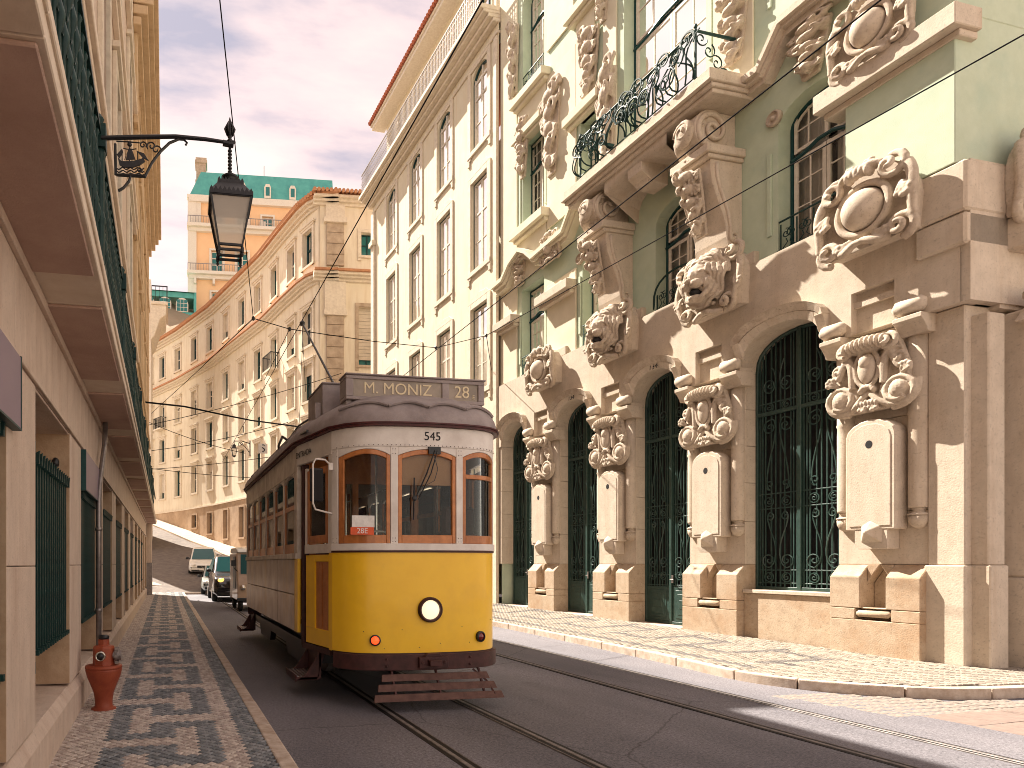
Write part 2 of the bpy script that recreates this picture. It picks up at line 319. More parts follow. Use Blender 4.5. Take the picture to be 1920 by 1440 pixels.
def spiral(cx, cz, r0, r1, turns, a0, n=None, d=1):
    n = n or int(10 * turns) + 4
    return [(cx + (r0 + (r1 - r0) * t) * cos(a0 + d * 2 * pi * turns * t), cz + (r0 + (r1 - r0) * t) * sin(a0 + d * 2 * pi * turns * t)) for t in [i / n for i in range(n + 1)]]
def bez(p0, p1, p2, p3, n=10):
    o = []
    for i in range(n + 1):
        t = i / n; a = (1 - t) ** 3; b = 3 * t * (1 - t) ** 2; c = 3 * t * t * (1 - t); d = t ** 3
        o.append(tuple(a * w + b * x + c * y + d * z for w, x, y, z in zip(p0, p1, p2, p3)))
    return o
def grid_wall(mb, u0, u1, z0, z1, holes, n=0.0, back=-0.3, us=(), zs=(), floor=True):
    """wall in the (u,z) plane at y=n with rectangular holes (a,b,c,d) and their reveals"""
    U = sorted(set([u0, u1] + [h[0] for h in holes] + [h[1] for h in holes] + list(us))); Z = sorted(set([z0, z1] + [h[2] for h in holes] + [h[3] for h in holes] + list(zs)))
    U = [u for u in U if u0 <= u <= u1]; Z = [z for z in Z if z0 <= z <= z1]
    for i in range(len(U) - 1):
        for j in range(len(Z) - 1):
            cu, cz = (U[i] + U[i + 1]) / 2, (Z[j] + Z[j + 1]) / 2
            if any(h[0] < cu < h[1] and h[2] < cz < h[3] for h in holes): continue
            mb.quad((U[i], n, Z[j]), (U[i + 1], n, Z[j]), (U[i + 1], n, Z[j + 1]), (U[i], n, Z[j + 1]))
    for a, b, c, d in [h[:4] for h in holes]:
        mb.quad((a, n, c), (a, back, c), (a, back, d), (a, n, d)); mb.quad((b, n, c), (b, n, d), (b, back, d), (b, back, c))
        if floor: mb.quad((a, n, c), (b, n, c), (b, back, c), (a, back, c))
        mb.quad((a, n, d), (a, back, d), (b, back, d), (b, n, d))
def arc(a, b, zs, zt, n=12, pw=1.0):
    c = (a + b) / 2; w = (b - a) / 2
    return [(c - w * cos(pi * i / n), zs + (zt - zs) * (max(0, sin(pi * i / n)) ** pw)) for i in range(n + 1)]
def arch_fill(mb, a, b, zs, zt, n, back, N=12, pw=1.0):
    P = arc(a, b, zs, zt, N, pw)
    for (p, q) in zip(P, P[1:]):
        mb.quad((p[0], n, p[1]), (q[0], n, q[1]), (q[0], n, zt + 0.0), (p[0], n, zt + 0.0))
        mb.quad((p[0], n, p[1]), (p[0], back, p[1]), (q[0], back, q[1]), (q[0], n, q[1]))
def text(s, size, mt, parent, loc, rot, name='lettering', ext=0.002, align='CENTER'):
    cu = bpy.data.curves.new(name, 'FONT'); cu.body = s; cu.size = size; cu.extrude = ext; cu.align_x = align; cu.align_y = 'CENTER'
    cu.materials.append(mt); t_ = bpy.data.objects.new(name, cu); COL.objects.link(t_)
    me = bpy.data.meshes.new_from_object(t_.evaluated_get(bpy.context.evaluated_depsgraph_get())); bpy.data.objects.remove(t_)
    o = bpy.data.objects.new(name, me); COL.objects.link(o); o.parent = parent; o.location = loc; o.rotation_euler = rot
    return o
def pix(px, D, z=None, py=None):
    """world point seen in direction of column px at depth D"""
    r = (px - 532) / 1200 * D
    return (r * cos(TH) + D * sin(TH), D * cos(TH) - r * sin(TH), z if z is not None else 1.5 + (1056 - py) * D / 1200)
# ------------------------------------------------------------------ ground, road, tracks, pavements
XL = -0.87
b = MB(); b.quad((-300, -60, -0.17), (300, -60, -0.17), (300, 400, -0.17), (-300, 400, -0.17))
tag(b.build('ground', M['pavefar']), kind='structure')
rng = random.Random(3)
nx, ny = 40, 60
vs = []; fs = []
for j in range(ny + 1):
    for i in range(nx + 1):
        x = 0.9 + (26 - 0.9) * (i / nx) ** 1.3; y = -6 + 40.5 * j / ny
        vs.append((x, y, -0.12 + 0.004 * sin(x * 2.1 + y * .7)))
for j in range(ny):
    for i in range(nx): fs.append((j * (nx + 1) + i, j * (nx + 1) + i + 1, (j + 1) * (nx + 1) + i + 1, (j + 1) * (nx + 1) + i))
b = MB(); b.add(vs, fs); tag(b.build('road', M['asphalt'], smooth=True), kind='structure')

def track(xs, y0, y1, label):
    t = thing('tram_track', label, 'tram track', (sum(xs) / 2, y0, -0.12)); cx_ = sum(xs) / 2
    for k, x in enumerate(xs):
        d = 1 if k == 0 else -1
        m = MB()
        X = x - cx_
        m.box(X - 0.022, X + 0.022, 0, y1 - y0, -0.04, 0.011)
        m.box(*sorted((X + d * 0.068, X + d * 0.080)), 0, y1 - y0, -0.04, 0.010)
        r = m.build('rail', M['rail'], t, bevel=0.004)
        g = MB(); g.box(*sorted((X + d * 0.024, X + d * 0.066)), 0, y1 - y0, -0.04, 0.0065); g.box(*sorted((X - d * 0.065, X - d * 0.024)), 0, y1 - y0, -0.04, 0.006)
        g.build('groove', M['groove'], r)
track((2.38, 3.40), -3, 33.9, 'pair of worn steel rails in the asphalt under the yellow tram')
track((5.77, 6.83), -3, 33.9, 'empty pair of steel rails between the tram and the sunny kerb')

# ---- left pavement of small limestone and basalt cubes
def left_dark(x, y):
    if x > 0.645: return True
    if x > 0.45 or x < -0.52: return False
    c = 0 if x < -.31 else 1 if x < -.12 else 2 if x < .07 else 3 if x < .26 else 4
    t = ((y - 5.45) / 1.6) % 1.0; tt = min(t, 1 - t)
    if tt < 0.08 and c <= 3: return False
    if abs(t - .5) < 0.08 and c >= 1: return False
    if c == 3 and tt < .27: return False
    if c == 1 and abs(t - .5) < .30: return False
    return True
def stone_geo(m, x, y, z, s, a, h=0.012):
    p = []
    for k in range(4):
        aa = a + pi / 2 * k + pi / 4; r = s * 0.707 * (0.9 + rng.random() * .14)
        p.append((x + r * cos(aa), y + r * sin(aa)))
    q = [((a_ - x) * .78 + x, (b_ - y) * .78 + y) for a_, b_ in p]
    tz = (rng.random() - .5) * .004
    m.add([(u, v, z - .012) for u, v in p] + [(u, v, z + h * .45 + tz) for u, v in p] + [(u, v, z + h + tz + (rng.random() - .5) * .003) for u, v in q],
          [(8, 9, 10, 11), (4, 5, 9, 8), (5, 6, 10, 9), (6, 7, 11, 10), (7, 4, 8, 11), (0, 1, 5, 4), (1, 2, 6, 5), (2, 3, 7, 6), (3, 0, 4, 7)])
pv = MB(); pv.box(XL - .1, 0.83, -4, 33.4, -0.16, -0.006)
pave = tag(pv.build('left_pavement', M['joint']), kind='structure')
protos = []
for ms in (LIGHTS, DARKS):
    for i in range(3):
        m = MB(); stone_geo(m, 0, 0, 0, 0.058, 0.785, 0.012); protos.append(m.mesh('paving_stone', ms[i]))
field = MB(); sp = 0.064; dd = sp * 0.7071; npart = 0; row = 0; y = 3.6
while y < 33.3:
    x = XL + 0.03 + (dd if row % 2 else 0)
    while x < 0.81:
        dk = left_dark(x, y); k = rng.randrange(3)
        jx, jy = x + (rng.random() - .5) * .008, y + (rng.random() - .5) * .008
        if npart < 290 and y > 4.55 and -0.72 + (4.9 - y) * .2 < x:
            link('paving_stone', protos[k + (3 if dk else 0)], pave, loc=(jx, jy, 0)).rotation_euler = (0, 0, rng.random() * .2); npart += 1
        else:
            field.mi = k + (3 if dk else 0); stone_geo(field, jx, jy, 0, 0.058, 0.785 + (rng.random() - .5) * .25)
        x += 2 * dd
    y += dd; row += 1
tag(field.build('paving_stones', LIGHTS + DARKS, pave), kind='stuff')
kb = thing('kerb', None, None, (0.89, 0, 0)); tag(kb, kind='structure')
y = 1.0
while y < 33.4:
    L_ = 0.85 + rng.random() * .3; m = MB(); m.box(-0.06, 0.065 + rng.random() * .008, y + .006, min(y + L_, 33.5) - .006, -0.16, 0.004 + rng.random() * .006)
    m.build('kerb_stone', M['kerb'], kb, bevel=0.014, seg=2); y += L_
# pavement end, across
m = MB(); m.box(XL - .0, 0.955, 33.405, 33.6, -0.16, 0.0); m.build('kerb_stone', M['kerb'], kb, bevel=0.012)

# ---- right pavement
KP = [(16, 6.2), (13, 6.08), (11.5, 5.98), (10.15, 5.94), (9.07, 6.08), (8.15, 6.67), (7.78, 7.5), (7.92, 8.8), (8.04, 10.1), (8.15, 12), (8.27, 14.8), (8.30, 20), (8.3, 26), (8.3, 33)]
def wallx(y): return 11.2917 - .048 * y
def lerp(P, v, i, j):
    for p, q in zip(P, P[1:]):
        a, b_ = p[i], q[i]
        if min(a, b_) <= v <= max(a, b_) and a != b_: return p[j] + (q[j] - p[j]) * (v - a) / (b_ - a)
    return P[-1][j]
def zwall(y): return 0.05 + 0.015 * (y - 8)
def zr(x, y):
    kx = lerp(KP[6:], max(7.5, min(y, 33)), 1, 0)
    t = max(0, min(1, (x - kx) / (wallx(y) - kx))); return t * zwall(y)
def inside(x, y, mg=0.14):
    if y >= 7.5: return lerp(KP[6:], min(y, 33), 1, 0) + mg < x < wallx(y) + 0.3
    return 7.78 + mg * .6 < x < 16 and y > lerp(KP[:7], x, 0, 1) + mg and y < 7.5
sm = MB(); 
def strip(P0, P1, n=8):
    g = [[(a[0] + (b_[0] - a[0]) * k / n, a[1] + (b_[1] - a[1]) * k / n) for k in range(n + 1)] for a, b_ in (P0, P1)]
    for k in range(n): sm.quad(*[(x, y, zr(x, y) - .012) for x, y in (g[0][k], g[0][k + 1], g[1][k + 1], g[1][k])])
kxf = lambda y: lerp(KP[6:], max(7.5, min(y, 33)), 1, 0) + .07
for j in range(50):
    y0, y1 = 7.5 + j * .5, 8.0 + j * .5
    strip(((kxf(y0), y0), (wallx(y0) + .4, y0)), ((kxf(y1), y1), (wallx(y1) + .4, y1)))
for j in range(42):
    x0, x1 = 7.85 + j * .2, 8.05 + j * .2
    strip(((x0, lerp(KP[:7], x0, 0, 1) + .07), (x0, 7.5)), ((x1, lerp(KP[:7], x1, 0, 1) + .07), (x1, 7.5)), 4)
rp_ = tag(sm.build('right_pavement', M['joint']), kind='structure')
def right_dark(x, y):
    d = x - lerp(KP[6:], max(7.5, min(y, 33)), 1, 0)
    if y < 7.7: return False
    if .35 < d < .50: return True
    if .8 < d < 2.3:
        t = ((y - 8) / 1.9) % 1.0; k = (d - .8) / 1.5
        if abs(t - .5) < .06 and k > .25: return True
        if t < .06 and k < .75: return True
        if abs(k - .2) < .055 and t > .5: return True
        if abs(k - .8) < .055 and t < .5: return True
    return False
RD = [mat('grey paving stone %d' % i, c, tuple(v * .75 for v in c), 25, .75, .3, 90) for i, c in enumerate([(.15, .135, .125), (.18, .16, .145)])]
RL = [mat('buff paving stone %d' % i, c, tuple(v * .8 for v in c), 25, .75, .3, 90) for i, c in enumerate([(.31, .265, .215), (.255, .22, .18), (.36, .305, .245)])]
fr = MB(); fp = [MB() for _ in range(5)]
prot = []
for mt in RL + RD:
    m = MB(); stone_geo(m, 0, 0, 0, 0.082, 0, 0.012); prot.append(m.mesh('paving_stone', mt))
y = 5.95; npart = 0; row = 0
while y < 20:
    x = 7.6 + (row % 2) * .045
    while x < (13.5 if y < 7.2 else wallx(y) + .1):
        if inside(x, y):
            k = 3 + rng.randrange(2) if right_dark(x, y) else rng.randrange(3); jx = x + (rng.random() - .5) * .015; jy = y + (rng.random() - .5) * .012
            if npart < 290 and 8.4 < x < 10.9 and y < 7.4:
                link('paving_stone', prot[k], rp_, loc=(jx, jy, zr(x, y))).rotation_euler = (0, 0, (rng.random() - .5) * .3); npart += 1
            else: fr.mi = k; stone_geo(fr, jx, jy, zr(x, y), .082, (rng.random() - .5) * .3)
        x += .09
    y += .09; row += 1
tag(fr.build('paving_stones', RL + RD, rp_), kind='stuff')
# kerb stones along a smoothed line
def catmull(P, n=8):
    o = []
    for i in range(len(P) - 1):
        p0, p1, p2, p3 = P[max(i - 1, 0)], P[i], P[i + 1], P[min(i + 2, len(P) - 1)]
        for k in range(n):
            t = k / n; o.append(tuple(.5 * (2 * b_ + (-a + c) * t + (2 * a - 5 * b_ + 4 * c - d) * t * t + (-a + 3 * b_ - 3 * c + d) * t ** 3) for a, b_, c, d in zip(p0, p1, p2, p3)))
    return o + [P[-1]]
KC = catmull(KP, 10); kb2 = tag(thing('kerb', None, None, (8.2, 8, 0)), kind='structure')
acc = 0; seg = [KC[0]]; lens = 0.9
for a, c in zip(KC, KC[1:]):
    seg.append(c); acc += sqrt((a[0] - c[0]) ** 2 + (a[1] - c[1]) ** 2)
    if acc > lens or c == KC[-1]:
        m = MB(); o_ = []; i_ = []
        for k, p in enumerate(seg):
            q = seg[min(k + 1, len(seg) - 1)]; r = seg[max(k - 1, 0)]; t = Vector((q[0] - r[0], q[1] - r[1])).normalized()
            sh = t * (0.008 if k == 0 else -0.008 if k == len(seg) - 1 else 0)
            o_.append((p[0] + sh.x - 8.2, p[1] + sh.y - 8)); i_.append((p[0] + sh.x + .15 * t.y * 1 - 8.2, p[1] + sh.y - .15 * t.x - 8))
        m.prism(o_ + i_[::-1], -0.16, 0.006 + rng.random() * .008, 'z'); m.build('kerb_stone', M['kerb'], kb2, bevel=.014, seg=2)
        seg = [c]; acc = 0; lens = 0.7 + rng.random() * .5
# setts and slabs at the corner crossing
ct = tag(thing('crossing_paving', None, None, (7.9, 4, -0.12)), kind='structure')
pm = MB(); stone_geo(pm, 0, 0, 0, .12, 0, .010); sett = pm.mesh('sett', M['sett'])
y = 5.50
while y < 6.6:
    x = 7.3 + rng.random() * .06
    while x < 12.5:
        ky = lerp(KP[:7], x, 0, 1) if x > 7.78 else 6.9
        if y < ky - .1 and (x > 7.55 + (5.6 - y) * .3): link('sett', sett, ct, loc=(x - 7.9 + (rng.random() - .5) * .02, y - 4 + (rng.random() - .5) * .02, 0.0)).rotation_euler = (0, 0, (rng.random() - .5) * .4)
        x += .135
    y += .13
for i in range(9):
    for j in range(6):
        x, y = 7.86 + i * .40 + j * .02, 5.42 - j * .44 + i * .07 * .5
        m = MB(); m.box(0, .39, -.43, 0, -.02, .005 + rng.random() * .003)
        if i * j == 0 or True: m.build('slab', M['slab'], ct, bevel=.004, loc=(x - 7.9, y - 4, 0)).rotation_euler = (0, 0, .09)

# ------------------------------------------------------------------ crescent geometry shared by hill road and building
CP = [(215, 68), (285, 61.5), (340, 56.9), (400, 51.7), (450, 47), (500, 43), (540, 39.6), (575, 37.2), (598, 36.2), (636, 36.0)]
CW = [pix(p, d, 0)[:2] for p, d in CP]
zb = [7.6, 5.9, 4.6, 3.3, 2.5, 1.5, .8, .2, .0, 0]
m = MB(); pav = MB(); kk = MB()
near = [(-22, 31.9), (-16, 31.9), (-11, 31.8), (-6.5, 31.8), (-2.5, 33.0), (.5, 33.6), (3.0, 33.7), (5, 33.8), (6.4, 33.8), (7.5, 33.8)]
NJ = 16
def cw_off(i, d):
    a, c = CW[max(i - 1, 0)], CW[min(i + 1, len(CW) - 1)]; t = Vector((c[0] - a[0], c[1] - a[1])).normalized()
    return CW[i][0] + t.y * d, CW[i][1] - t.x * d
rows = []
for i in range(len(CW)):
    fx, fy = cw_off(i, 2.0); r_ = []
    for j in range(NJ + 1):
        t = j / NJ; e_ = t ** 1.15
        r_.append((near[i][0] + (fx - near[i][0]) * t, near[i][1] + (fy - near[i][1]) * t, -.125 + (zb[i]) * e_))
    rows.append(r_)
for i in range(len(CW) - 1):
    for j in range(NJ): m.quad(rows[i][j], rows[i + 1][j], rows[i + 1][j + 1], rows[i][j + 1])
    a, c = rows[i][-1], rows[i + 1][-1]; wa, wc = cw_off(i, -.3), cw_off(i + 1, -.3)
    pav.quad((a[0], a[1], a[2] + .13), (c[0], c[1], c[2] + .13), (wc[0], wc[1], c[2] + .2), (wa[0], wa[1], a[2] + .2))
    pav.quad((a[0], a[1], a[2] - .05), (c[0], c[1], c[2] - .05), (c[0], c[1], c[2] + .13), (a[0], a[1], a[2] + .13))
tag(m.build('hill_road', M['cobbleroad'], smooth=True), kind='structure')
tag(pav.build('hill_pavement', M['pavefar']), kind='structure')
# pale pavement tongue at the corner of the hill road
tp = [pix(283, 43, -.0)[:2], pix(345, 39.5, 0)[:2], pix(340, 37.5, 0)[:2], pix(318, 35.6, 0)[:2], pix(283, 35.0, 0)[:2], pix(250, 36, 0)[:2], pix(240, 43, 0)[:2]]
m = MB(); n_ = len(tp)
zz = [1.35, .62, .35, .16, .2, .4, 1.6]
m.add([(p[0], p[1], z + .12) for p, z in zip(tp, zz)] + [(p[0], p[1], z - .6) for p, z in zip(tp, zz)], [tuple(range(n_))] + [(i, (i + 1) % n_, n_ + (i + 1) % n_, n_ + i) for i in range(n_)])
tag(m.build('corner_pavement', M['pavefar']), kind='structure')
# hillside behind
m = MB(); G = []
for j in range(12):
    for i in range(26):
        x = -70 + i * 5.0; y = 62 + j * 8
        G.append((x, y, min(41, 2 + 39 * max(0, (y - 66) / 34) ** .8) - max(0, x - 10) * .25 + 1.5 * sin(x * .3 + y * .2)))
m.add(G, [(j * 26 + i, j * 26 + i + 1, (j + 1) * 26 + i + 1, (j + 1) * 26 + i) for j in range(11) for i in range(25)])
tag(m.build('hill', M['hill'], smooth=True), kind='structure')
def onY(px, py, Y):
    t = tan(atan((px - 532) / 1200) + TH); X = t * Y; D = X * sin(TH) + Y * cos(TH)
    return X, Y, 1.5 + (1056 - py) * D / 1200
# ------------------------------------------------------------------ left building
LB = thing('stone_office_building', 'long limestone building on the pavement side with low balconies and dark barred windows', 'building', (XL, 0, 0))
mapL = lambda u, n, z: (n, u, z)
blk = {}
def lblock(y0, y1, z0, z1, x0=-.5, x1=0.0, mt='lstone', name='stone_block', bev=.006):
    key = (round(y1 - y0, 3), round(z1 - z0, 3), x0, x1, mt)
    if key not in blk:
        m = MB(); m.box(x0, x1, 0.002, y1 - y0 - .002, 0.002, z1 - z0 - .002); blk[key] = m.mesh(name, M[mt])
    return link(name, blk[key], LB, bev, (0, y0, z0))
# continuous plinth with a sloping top, cut in lengths
pl = MB(); pl.prism([(-.5, 0), (.03, 0), (.03, .27), (-.02, .36), (-.5, .38)], 0, 2.396, 'x'); 
plm = MB(lambda x, y, z: (y, x, z)); plm.prism([(-.5, -.1), (.03, -.1), (.03, .27), (-.02, .36), (-.5, .38)], 0.002, 2.394, 'x')
plinth = plm.mesh('plinth_block', M['lstone'])
gb = MB(); gb.box(-.015, .015, -.020, .020, 0, 1.36); gb.box(-.02, .045, -.017, .017, 1.33, 1.365); gb.box(-.02, .045, -.017, .017, 0, .035)
gb.prism([(.0, 1.36), (.045, 1.36), (.05, 1.42), (.015, 1.40)], -.014, .014, 'y')
bar = gb.mesh('bar', M['iron'])
def grille(y0):
    m = MB(); m.box(-.05, -.02, .03, 1.52, .05, .09); m.box(-.05, -.02, .03, 1.52, 1.27, 1.31)
    for yy in (.04,):   # curled brackets tying the grille to the wall
        for zz, d in ((1.36, 1), (0, -1)):
            m.tube([(-.03, yy, zz), (.0, yy, zz + d * .05), (-.0, yy, zz + d * .12), (-.06, yy, zz + d * .2), (-.2, yy, zz + d * .22)], [.02, .024, .026, .022, .018], 6)
    g = m.build('window_grille', M['iron'], LB, loc=(-.035, y0 + .03, .86))
    for i in range(15): link('bar', bar, g, loc=(0, .05 + i * .101, 0))
    return g
g0 = None
for k in range(-2, 11):
    a = 4.6 + 2.4 * k; bq = a + 1.6
    link('plinth_block', plinth, LB, .008, (0, a, 0))
    lblock(bq, a + 2.4, .38, 1.48); lblock(bq, a + 2.4, 1.48, 2.71)
    m = MB(); m.box(-.48, -.004, bq - .006, bq + .001, .39, 2.70); m.build('reveal', M['reveal'], LB)
    m = MB(); m.box(-.50, -.42, a, bq, .38, .84); m.box(-.50, -.42, a, bq, 2.30, 2.71); m.build('apron', M['reveal'], LB)
    m = MB(); m.box(-.50, -.47, a, bq, .84, 2.30); w = m.build('window', M['panefar'], LB)
    m = MB()
    for yy in (a, a + .78, bq - .05): m.box(-.468, -.44, yy, yy + .05, .84, 2.30)
    m.box(-.467, -.441, a, bq, .84, .90); m.box(-.467, -.441, a, bq, 2.24, 2.30); m.build('frame', M['tealframe'], w)
    if g0 is None: g0 = grille(a)
    elif k < 9: dup(g0, LB, (-.035, a + .03, .86))
    if k % 4 == 0:
        m = MB(); m.ell((-.12, bq - .05, 2.42), (.035, .05, .05)); m.tube([(-.12, bq, 2.42), (-.12, bq - .05, 2.42)], .015); m.build('wall_lamp', M['black'], LB, True)
    # lintel course above
    lblock(a - .6, a + 1.8, 2.71, 3.38, -.5, 0.0)
m = MB(mapL); m.box(-4, 31.4, -.5, -.012, 2.69, 2.709); m.box(-4, 31.4, 0, .022, 2.712, 2.745); m.box(-4, 31.4, .0, .035, 3.30, 3.378); m.build('lintel_moulding', M['lstone'], LB, bevel=.004)
# balconies
m = MB()
prof = [(.013, 0), (.013, .10), (.030, .13), (.030, .16), (.014, .19), (.011, .33), (.024, .37), (.034, .42), (.020, .47), (.011, .50), (.011, .66), (.024, .70), (.033, .74), (.020, .79), (.011, .82), (.012, .95), (.022, .97), (.012, 1.0)]
m.lathe(prof, n=7)
bal_mesh = m.mesh('baluster', M['iron'], True)
m = MB()
for zc in (.10, .28, .46, .64, .82):
    m.tube([(.006, -.056 + .112 * i / 8, zc - .075 * sin(pi * i / 8)) for i in range(9)], .006, 4)
m.box(-.004, .004, -.003, .003, 0, 1.0)
sc_mesh = m.mesh('scallop', M['iron'])
def balcony(y0, full=True):
    m = MB(); m.box(0.001, .446, y0 + .0015, y0 + 2.4285, 3.382, 3.53); m.box(.40, .462, y0 + .001, y0 + 2.429, 3.47, 3.535)
    s = m.build('balcony', M['lstone_lt'], LB, bevel=.006)
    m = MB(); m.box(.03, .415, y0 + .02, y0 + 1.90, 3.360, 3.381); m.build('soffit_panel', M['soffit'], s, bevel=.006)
    m = MB(); m.box(.375, .405, y0 + .04, y0 + 2.43, 3.565, 3.59); m.box(.365, .415, y0 + .04, y0 + 2.43, 4.59, 4.625); m.build('hand_rail', M['iron'], s)
    if y0 < 26:
        m = MB(); x, yy = .40, y0 - .02
        m.box(x - .045, x + .045, yy - .05, yy + .05, 3.535, 3.66); m.lathe([(.042, 3.66), (.034, 3.70), (.038, 3.95), (.046, 4.0), (.034, 4.05), (.036, 4.42), (.046, 4.47), (.040, 4.50)], (x, yy, 0), n=10)
        m.box(x - .048, x + .048, yy - .055, yy + .055, 4.50, 4.67); m.lathe([(.03, 4.66), (.02, 4.69), (.034, 4.73), (.004, 4.77)], (x, yy, 0), n=8)
        m.build('rail_post', M['iron'], s, bevel=.003)
        for i in range(17): link('baluster', bal_mesh, s, loc=(.39, y0 + .10 + i * .137, 3.585))
        for i in range(17): link('scallop', sc_mesh, s, loc=(.39, y0 + .168 + i * .137, 3.585))
for j in range(-2, 11): balcony(4.84 + 2.43 * j)
# upper facade
def upper(y0, y1, zt, rows, mt, name):
    hs = []
    y = y0 + .45
    while y + 1.5 < y1:
        for r in rows:
            if r[1] < zt - .5: hs.append((y + .15, y + 1.2, r[0], r[1]))
        y += 2.43
    m = MB(mapL); grid_wall(m, y0, y1, 3.53, zt, hs, 0, -.3); m.box(y0, y1, -3, -.001, zt, zt + .25); m.quad((y0, -.0, 3.5), (y0, -5, 3.5), (y0, -5, zt), (y0, 0, zt)); m.quad((y1, -.0, 0), (y1, -5, 0), (y1, -5, zt), (y1, 0, zt))
    m.build(name, M[mt], LB)
    pr = None
    for a, b_, c, d in hs:
        w = MB(mapL); w.box(a - .17, a - .002, .001, .075, c - .1, d + .17); w.box(b_ + .002, b_ + .17, .001, .075, c - .1, d + .17); w.box(a - .25, b_ + .25, .002, .13, d + .17, d + .27); w.box(a - .001, b_ + .001, .001, .07, d, d + .17); w.box(a - .22, b_ + .22, .002, .12, c - .18, c - .1)
        s = w.build('window', M['trim'] if mt != 'ochre' else M['ochre'], LB, bevel=.006)
        p = MB(mapL); p.quad((a, -.26, c), (b_, -.26, c), (b_, -.26, d), (a, -.26, d)); p.build('pane', M['panefar'], s)
        p = MB(mapL); p.box(a, a + .07, -.25, -.2, c, d); p.box(b_ - .07, b_, -.25, -.2, c, d); p.box((a + b_) / 2 - .03, (a + b_) / 2 + .03, -.25, -.2, c, d); p.build('frame', M['tealframe'], s)
rows = [(3.75, 6.2), (7.5, 9.9), (11.2, 13.3), (14.4, 16.1)]
upper(-4, 14.5, 15.0, rows, 'lstone', 'upper_wall'); upper(14.5, 18, 17.2, rows, 'lstone', 'upper_wall')
upper(18, 31.45, 17.3, rows, 'ochre', 'upper_wall')
m = MB(mapL)
for z0, d in ((6.85, .10), (7.0, .16), (10.5, .10), (10.65, .15), (13.8, .12)): m.box(-4, 17.99, .002, d, z0, z0 + .14)
m.box(-4, 14.5, .002, .25, 14.7, 15.0); m.build('string_course', M['lstone_lt'], LB, bevel=.01)
m = MB(mapL)
for z0, d, h in ((6.85, .12, .14), (7.0, .18, .14), (10.5, .12, .14), (13.6, .14, .2), (16.3, .22, .22), (16.6, .40, .25), (16.9, .55, .22), (17.15, .68, .3)): m.box(18.0, 31.6, .002, d, z0, z0 + h)
for y in (18.3, 23.0, 27.6, 30.9): m.box(y, y + .5, .001, .10, 3.6, 16.3)
m.build('string_course', M['ochre'], LB, bevel=.015)
m = MB(mapL); m.box(30.62, 31.42, .001, .24, 1.52, 3.36); m.build('corner_pilaster', M['lstone'], LB, bevel=.01)
m = MB(mapL); m.box(30.60, 31.44, .001, .26, -.1, 1.52); m.build('pilaster_base', M['steel'], LB, bevel=.01)
m = MB(mapL); m.quad((-4, -5, 0), (31.45, -5, 0), (31.45, -5, 17), (-4, -5, 17)); m.quad((31.44, 0, 0), (31.44, -5, 0), (31.44, -5, 3.6), (31.44, 0, 3.6)); m.build('back_wall', M['lstone'], LB)
# downpipe
m = MB(); m.tube([(.09, 8.75, 3.36), (.085, 8.70, 3.05), (.06, 8.25, 2.45), (.06, 8.2, 2.3), (.06, 8.2, 0)], .034, 10)
for z in (.9, 1.9): m.lathe([(.044, z), (.044, z + .04)], (.06, 8.2, 0), n=10)
m.build('downpipe', M['steel'], LB, True)
# sign boxes
for y0, y1, lab in ((1.9, 3.92, 'blank mauve sign box nearest the camera, cut by the edge of the picture'), (6.98, 8.55, 'blank mauve sign box over the second barred window, above the hydrant')):
    m = MB(); m.box(-.04, .05, 0, y1 - y0, 0, .42); s = m.build('sign_box', M['purple'], bevel=.004, loc=(XL, y0, 2.27)); tag(s, lab, 'sign', 'blank mauve sign boxes')
    f = MB(); f.box(-.045, .054, -.004, .012, -.004, .424); f.box(-.045, .054, y1 - y0 - .012, y1 - y0 + .004, -.004, .424); f.box(-.045, .054, 0, y1 - y0, -.006, .006); f.build('frame', M['tealframe'], s)

# ------------------------------------------------------------------ hydrant
hy = thing('fire_hydrant', 'stout red hydrant with wide waisted body beside the barred windows', 'hydrant', (-.62, 6.78, 0))
m = MB(); m.lathe([(.125, 0), (.125, .022), (.10, .03), (.088, .05), (.088, .10), (.10, .18), (.135, .27), (.168, .35), (.182, .41), (.182, .43), (.168, .435)], n=28); m.build('body', M['red'], hy, True)
m = MB(); m.lathe([(.184, .43), (.186, .445), (.18, .458), (.11, .462)], n=28); m.build('collar', M['red'], hy, True)
m = MB(); m.lathe([(.112, .455), (.108, .50), (.108, .63), (.10, .655), (.058, .665), (.056, .72), (.05, .725)], n=8); m.build('head', M['red'], hy, bevel=.006)
m = MB(); m.lathe([(.052, .725), (.056, .75), (.045, .765)], n=12); m.build('cap', M['black'], hy, True)
m = MB(); m.lathe([(.05, -.105), (.05, -.145), (.038, -.148), (.036, -.12)], (-.02, 0, .565), 'y', 18); m.build('nozzle', M['chrome'], hy, True)
m = MB(); m.lathe([(.034, -.13), (.034, -.1495)], (-.02, 0, .565), 'y', 14); m.build('nozzle_cap', M['black'], hy, True)
m = MB(); m.lathe([(.045, .09), (.045, .11), (.075, .112), (.078, .13), (.066, .135), (.066, .155), (.05, .16), (.05, .172)], (0, 0, .555), 'x', 12)
for i in range(6):
    a = i * pi / 3; m.box(.112, .15, .078 * cos(a) - .012, .078 * cos(a) + .012, .555 + .078 * sin(a) - .012, .555 + .078 * sin(a) + .012)
m.build('side_nozzle', M['steel'], hy)

